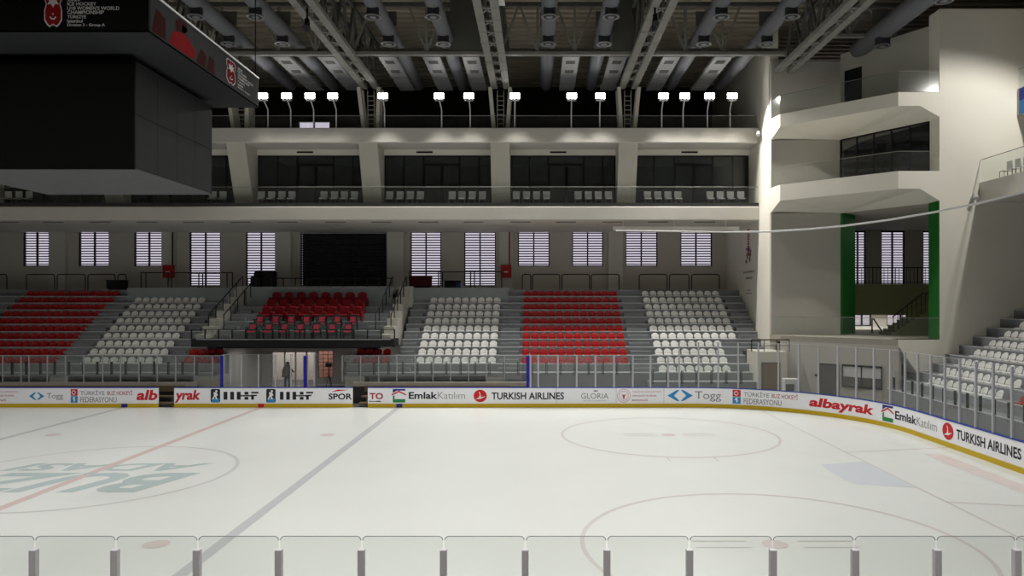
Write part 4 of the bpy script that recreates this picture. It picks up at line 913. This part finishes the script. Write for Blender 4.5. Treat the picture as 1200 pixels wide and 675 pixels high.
def duct(x, y0, y1, r, zc, label, dys, elbow=False):
    t = thing('air_duct', label, 'air duct', (x,y1,zc), 'round ducts under the roof'); MB().tube([(x,y0,zc),(x,y1-.15,zc),(x,y1,zc)],[r,r,r*.8],20).build('tube','duct',t,smooth=False)
    for p in t.children[0].data.polygons: p.use_smooth = len(p.vertices) == 4
    for y in dys:
        c = MB().lathe([(r*.75,-.30),(r*.75,.1)],(x,y,zc-r),18).build('collar','collar',t); n = 18
        MB().lathe([(.31,-.34),(.40,-.35),(.40,-.30),(.31,-.29),(.31,-.34)],(x,y,zc-r),22,False).build('diffuser_ring','duct_w',c); MB().lathe([(.02,-.37),(.16,-.35),(.16,-.32),(.02,-.31)],(x,y,zc-r),14).build('diffuser_core','duct_w',c)
        MB().box(x-r-.03,x+r+.03,y-.03,y+.03,zc+r*.6,zc+r+.6).build('hanger','steel_d',t)
for i, p in enumerate((342,392,491,542,640,692,785,844)):
    duct(X(p,48.5),24,48.5,.39,19.82,'grey round air duct ending above the floodlights, '+ORD[i]+' from the scoreboard',(31.3,34.9,38.6))
duct(18.2,20,42.0,.5,19.92,'thick grey air duct above the corner tower balcony',(33.0,38.9))
for i, p in enumerate((370,415,477,522,562,664,712,766,819)):
    x = X(p,47.5); t = thing('grille_duct','pale flat duct with square grilles above the upper gallery, '+ORD[i]+' from the scoreboard','air duct',(x,44,19.25),'flat ducts with grilles'); MB().box(x-.48,x+.48,41.0,47.7,19.25,19.42).build('casing','duct_w',t)
    for y in (42.0,43.7): MB().box(x-.26,x+.26,y-.26,y+.26,19.235,19.25).build('grille','slot',t)
    for y in (41.0,44.9,46.0,47.1): MB().box(x-.5,x+.5,y-.03,y+.03,19.22,19.43).build('joint_band','duct_w',t)
# flood lights
FL = [(-20,-20),(100,100),(308,314),(336,340.7),(363.3,367.6),(390,394),(448.8,450.7),(514.5,517.5),(549.5,551),(603.5,603.3),(670,669.5),(703.5,702.8),(777.5,775.5),(802.5,800.5),(831.5,829),(858,855.5)]
FL = FL[2:]
flx = []
for i, (ph, pp) in enumerate(FL):
    x = X(pp,45.15); xh = X(ph,44.3); t = thing('floodlight','lit white floodlight on a slim bent pole, '+ORD[i]+' from the scoreboard along the upper gallery','floodlight',(x,45.15,16.21),'floodlights along the upper gallery')
    MB().tube([(x,45.15,16.21),(x,45.15,17.35),(x*.5+xh*.5,44.75,17.6),(xh,44.4,17.72)],.04,8).build('pole','lampwhite',t,smooth=True)
    MB().box(x-.1,x+.1,45.05,45.25,16.21,16.24).build('base_plate','alu',t); MB().tube([(xh-.26,44.35,17.72),(xh+.26,44.35,17.72)],.05,6).build('yoke','alu',t)
    hd = MB().box(xh-.31,xh+.31,44.28,44.52,17.78,18.16).build('lamp_head','steel_d',t)
    flx.append(xh)
    for a in (-1,0,1):
        for c in (0,1): MB().prism(rrect(xh+a*.2-.09,xh+a*.2+.09,17.805+.17*c,17.965+.17*c,.05,3),'y',44.255,44.28).build('lens','lamp',hd)
# hanging fixtures
for px, py, Y, l in ((360,30,33.0,'beside the truss by the scoreboard'),(767.5,25,33.0,'beside the truss over the white corner seats')):
    x = X(px,Y); z = Zz(py,Y); t = thing('hanging_spotlight','black spotlight hanging on a rod '+l,'spotlight',(x,Y,z)); MB().tube([(x,Y,z+.1),(x,Y,18.8)],.05,8).build('rod','black',t); MB().box(x-.09,x+.09,Y-.09,Y+.09,z+.05,z+.3).build('bracket','black',t); MB().tube([(x,Y+.1,z+.15),(x,Y-.08,z-.05),(x,Y-.15,z-.16)],[.1,.14,.17],12).build('lamp_head','black',t)
x, Y = X(584,33), 33.0; tag(MB().box(x-.3,x+.28,32.6,33.3,19.0,19.1).build('tube_lamp','lampwhite'),'white strip lamp under the roof beside the second truss','lamp')
# ------------------------------------------------------------------ scoreboard
t = thing('scoreboard','huge dark four sided scoreboard hanging over centre ice','scoreboard',(-14.7,24.05,9.5))
rx0, rx1, ry0, ry1, rz0, rz1 = -18.8,-10.6,20.1,28.0,13.0,14.1; qx0,qx1,qy0,qy1,qz0,qz1 = -17.65,-11.75,21.5,26.6,9.5,12.72
MB().box(rx0+.1,rx1-.1,ry0+.1,ry1-.1,13.05,14.0).build('ring_body','board_body',t)
vs = [(rx0,ry0,rz0),(rx1,ry0,rz0),(rx1,ry1,rz0),(rx0,ry1,rz0),(qx0-.1,qy0-.1,12.9),(qx1+.1,qy0-.1,12.9),(qx1+.1,qy1+.1,12.9),(qx0-.1,qy1+.1,12.9)]
MB().add(vs+[(v[0],v[1],13.05) for v in vs[:4]],[(0,1,5,4),(1,2,6,5),(2,3,7,6),(3,0,4,7),(4,5,6,7),(8,9,10,11),(0,1,9,8),(1,2,10,9),(2,3,11,10),(3,0,8,11)]).build('ring_underside','board_body',t)
fr = MB().box(rx0,rx1,ry0,ry0+.1,rz0,rz1).build('ring_screen','screen',t); MB().box(rx0,rx1,ry1-.1,ry1,rz0,rz1).build('ring_screen','screen',t)
sd = MB().box(rx1-.1,rx1,ry0+.1,ry1-.1,rz0,rz1).build('ring_screen','board_body',t); MB().box(rx0,rx0+.1,ry0+.1,ry1-.1,rz0,rz1).build('ring_screen','screen',t)
b = MB().box(rx1-.05,rx1+.03,ry0,ry1,rz1,rz1+.05); b.build('ring_edge','lampwhite',t)
MB().box(qx0+.06,qx1-.06,qy0+.06,qy1-.06,qz0+.06,qz1).build('cube_body','board_body',t)
MB().box(qx0,qx1,qy0,qy0+.06,qz0+.02,qz1-.0).build('cube_screen','screen',t); MB().box(qx0,qx1,qy1-.06,qy1,qz0+.02,qz1).build('cube_screen','screen',t)
pw = (qy1-qy0-.12)/4
for s, xx in ((1,qx1),(-1,qx0)):
    for k in range(4):
        for j in range(2):
            y = qy0+.06+pw*k; z = qz0+.06+(qz1-qz0-.08)/2*j; MB().box(min(xx,xx-s*.06),max(xx,xx-s*.06),y+.008,y+pw-.008,z+.008,z+(qz1-qz0-.08)/2-.008).build('side_panel','board_body',t)
MB().box(qx0+.02,qx1-.02,qy0+.02,qy1-.02,qz0,qz0+.06).build('cube_underside','board_under',t)
for sx in (qx0+.5,-14.7,qx1-.5):
    for sy in (qy0+.3,qy1-.3): MB().box(sx-.08,sx+.08,sy-.08,sy+.08,12.7,13.1).build('hanger_post','black',t)
for x in (rx0+.1,rx1-.08):
    for y in (ry0+.1,ry1-.1): MB().tube([(x,y,14.1),(x,y,22.2)],.02,6).build('cable','black',t)
fp = lambda u, v: (u, ry0-.006, v); rp = lambda u, v: (rx1+.006, u, v)
def ftext(body, p0, p1, y0, y1, m='dimwhite'):
    vs, fs = text2d(body, .015); decal('screen_lettering', fit(vs, X(p0,ry0), X(p1,ry0), Zz(y1,ry0), Zz(y0,ry0)), fs, m, fr, fp)
for a in (('2025',79,94,-2.5,1.5),('ICE HOCKEY',79,113,2.6,6.6),("U18 WOMEN'S WORLD",79,140,7.4,11.8),('CHAMPIONSHIP',79,122,12.4,16.6),('TÜRKİYE',79,101,16.8,21.6),('Istanbul',79,97,22.6,26.6),('Division 3 - Group A',79,123,27.6,31.8)): ftext(*a)
def badge(u0, u1, v0, v1, place, par):
    f = lambda pts: [(u0+(u1-u0)*a, v0+(v1-v0)*c) for a, c in pts]
    outl = [(.12,1),(.88,1),(1,.92),(1,.72),(.90,.6),(1,.45),(1,.18),(.85,.06),(.7,0),(.5,.06),(.3,0),(.15,.06),(0,.18),(0,.45),(.10,.6),(0,.72),(0,.92)]
    cc = lambda k: [(.5+(a-.5)*k, .5+(c-.5)*(1-(1-k)*.6)) for a, c in outl]
    decal('badge_outline', f(outl), [tuple(range(len(outl)))], 'dimwhite', par, lambda u, v: place(u, v)); o2 = f(cc(.88))
    dz = Vector(place(0,0)); 
    def nudge(u, v, k): 
        p = place(u, v); return (p[0], p[1]-.004*k, p[2]) if place is fp else (p[0]+.004*k, p[1], p[2])
    decal('badge_field', o2, [tuple(range(len(o2)))], 'screen_red', par, lambda u, v: nudge(u,v,1))
    fl = f([(.5,.50),(.38,.60),(.18,.58),(.30,.68),(.15,.78),(.36,.74),(.34,.88),(.5,.76),(.66,.88),(.64,.74),(.85,.78),(.70,.68),(.82,.58),(.62,.60)]); decal('badge_emblem', fl, [tuple(range(len(fl)))], 'dimwhite', par, lambda u, v: nudge(u,v,2))
    vs, fs = ring2d(.5,.30,.13,.2,16,1,200,340); decal('badge_crescent', [(u0+(u1-u0)*a, v0+(v1-v0)*(.30+(c-.30)*.55)) for a, c in vs], fs, 'dimwhite', par, lambda u, v: nudge(u,v,2))
    st = [(.5+.06*math.cos(math.radians(90+36*i))*(1 if i % 2 == 0 else .45), .34+.035*math.sin(math.radians(90+36*i))*(1 if i % 2 == 0 else .45)) for i in range(10)]; decal('badge_star', f(st), [tuple(range(10))], 'dimwhite', par, lambda u, v: nudge(u,v,2))
badge(X(52,ry0),X(73,ry0),Zz(32,ry0),Zz(-14,ry0)-.01,fp,fr)
badge(25.1,25.85,13.15,13.98,rp,sd)
for k, tx in enumerate(('2025','ICE HOCKEY',"U18 WOMEN'S WORLD",'CHAMPIONSHIP','TÜRKİYE','Istanbul','Division 3 - Group A')):
    vs, fs = text2d(tx,.015); wdt = (.4,.8,1.4,1.05,.6,.45,1.1)[k]; decal('screen_lettering',fit(vs,26.05,26.05+wdt,13.86-.11*k,13.94-.11*k),fs,'dimwhite',sd,rp)
for pts, m in (([(21.2,13.1),(22.7,13.1),(22.9,13.35),(22.4,13.62),(21.9,13.66),(21.4,13.5)],'screen_red'),([(21.6,13.62),(22.1,13.66),(22.35,13.85),(22.2,14.02),(21.85,14.04),(21.6,13.9)],'screen_dark'),([(21.95,13.7),(22.25,13.72),(22.28,13.9),(22.0,13.92)],'screen_tan'),([(22.9,13.08),(23.5,13.08),(23.6,13.5),(23.2,13.62)],'screen_dark'),([(23.6,13.08),(24.2,13.08),(24.15,13.55),(23.8,13.6)],'screen_dark'),([(20.25,13.1),(21.0,13.1),(21.0,13.7),(20.5,13.8)],'screen_dark')):
    decal('screen_picture',pts,[tuple(range(len(pts)))],m,sd,rp)
# ------------------------------------------------------------------ light
def area(name, loc, sx, sy, e, rot=(0,0,0), col=(1,.97,.92)):
    l = D.lights.new(name,'AREA'); l.shape = 'RECTANGLE'; l.size = sx; l.size_y = sy; l.energy = e; l.color = col; o = D.objects.new(name,l); COL.objects.link(o); o.location = loc; o.rotation_euler = rot; return o
def aim(o, tgt): o.rotation_euler = (Vector(tgt)-o.location).to_track_quat('-Z','Y').to_euler()
def spot(name, loc, tgt, e, ang, blend=.3, col=(1,.97,.9), r=.15):
    l = D.lights.new(name,'SPOT'); l.energy = e; l.spot_size = math.radians(ang); l.spot_blend = blend; l.color = col; l.shadow_soft_size = r; o = D.objects.new(name,l); COL.objects.link(o); o.location = loc; aim(o,tgt); return o
RINK = 1080.; FLOOD = 1700.; SIDE = 2500.
for y in (13.5,22,30.5):
    for x in (-40,-31,-22,-7.5,1,9.5): spot('rink_lamp',(x,y,18.7),(x+.01,y,0),RINK*(1.36 if x < -15 else .85),100 if y < 30 else 88,.8,(1,.985,.965),.35)
for i, x in enumerate(flx): spot('flood_beam',(x,44.15,17.95),(x+.3,37.5,8.0),FLOOD*(.38 if x < -10 else .8 if i < 9 else 1.),112,.3)
for x in (-26,-20,-14,-8,-2,4,10): spot('near_flood_beam',(x,3.6,18.0),(x,18,0),SIDE,84,.5)
spot('end_flood_beam',(23.45,30.8,17.9),(20.8,35.6,9.0),1750.,128,.45); spot('end_flood_beam',(23.45,28.0,17.9),(17.5,30.0,8.0),700.,100,.4)
wd = D.worlds.new('World'); SC.world = wd; wd.use_nodes = True; bg = wd.node_tree.nodes['Background']; bg.inputs[0].default_value = (.86,.83,.90,1); bg.inputs[1].default_value = .92
area('tunnel_fill',(X(335,45),44.9,2.82),4.5,1.6,48.,(0,0,0),(1,.95,.95))  # added area light brightening the tunnel, no fixture behind it
struct(MB().box(TX0-2,TX1+2,52.75,52.95,0,5.8).build('wall_lobby','cream'),'pale lobby wall seen through the tunnel doors','wall')
area('lobby_fill',(X(345,51),51.2,3.6),6.0,2.2,250.,(0,0,0),(1,.96,.95))  # added unseen light so the glazed tunnel doors read bright
area('hall_low_fill',(23.5,51.5,4.66),5,1.5,75.,(0,0,0),(1,.97,.93)); area('hall_upper_fill',(22,44,10.6),4,3,45.)  # two added fill lights lifting the lower hall and the parapet, no fixtures
# ------------------------------------------------------------------ camera
cam = D.cameras.new('camera'); co = D.objects.new('camera',cam); COL.objects.link(co); co.location = (0,0,H); co.rotation_euler = (math.pi/2,0,0)
cam.sensor_width = 36; cam.lens = F/1200*36; cam.shift_x = -(CX-600)/1200; cam.shift_y = (CY-337.5)/1200; cam.clip_end = 300
SC.camera = co
vs_ = SC.view_settings; vs_.view_transform = 'Standard'; vs_.look = 'None'; vs_.exposure = 0; vs_.gamma = 1; vs_.use_curve_mapping = False
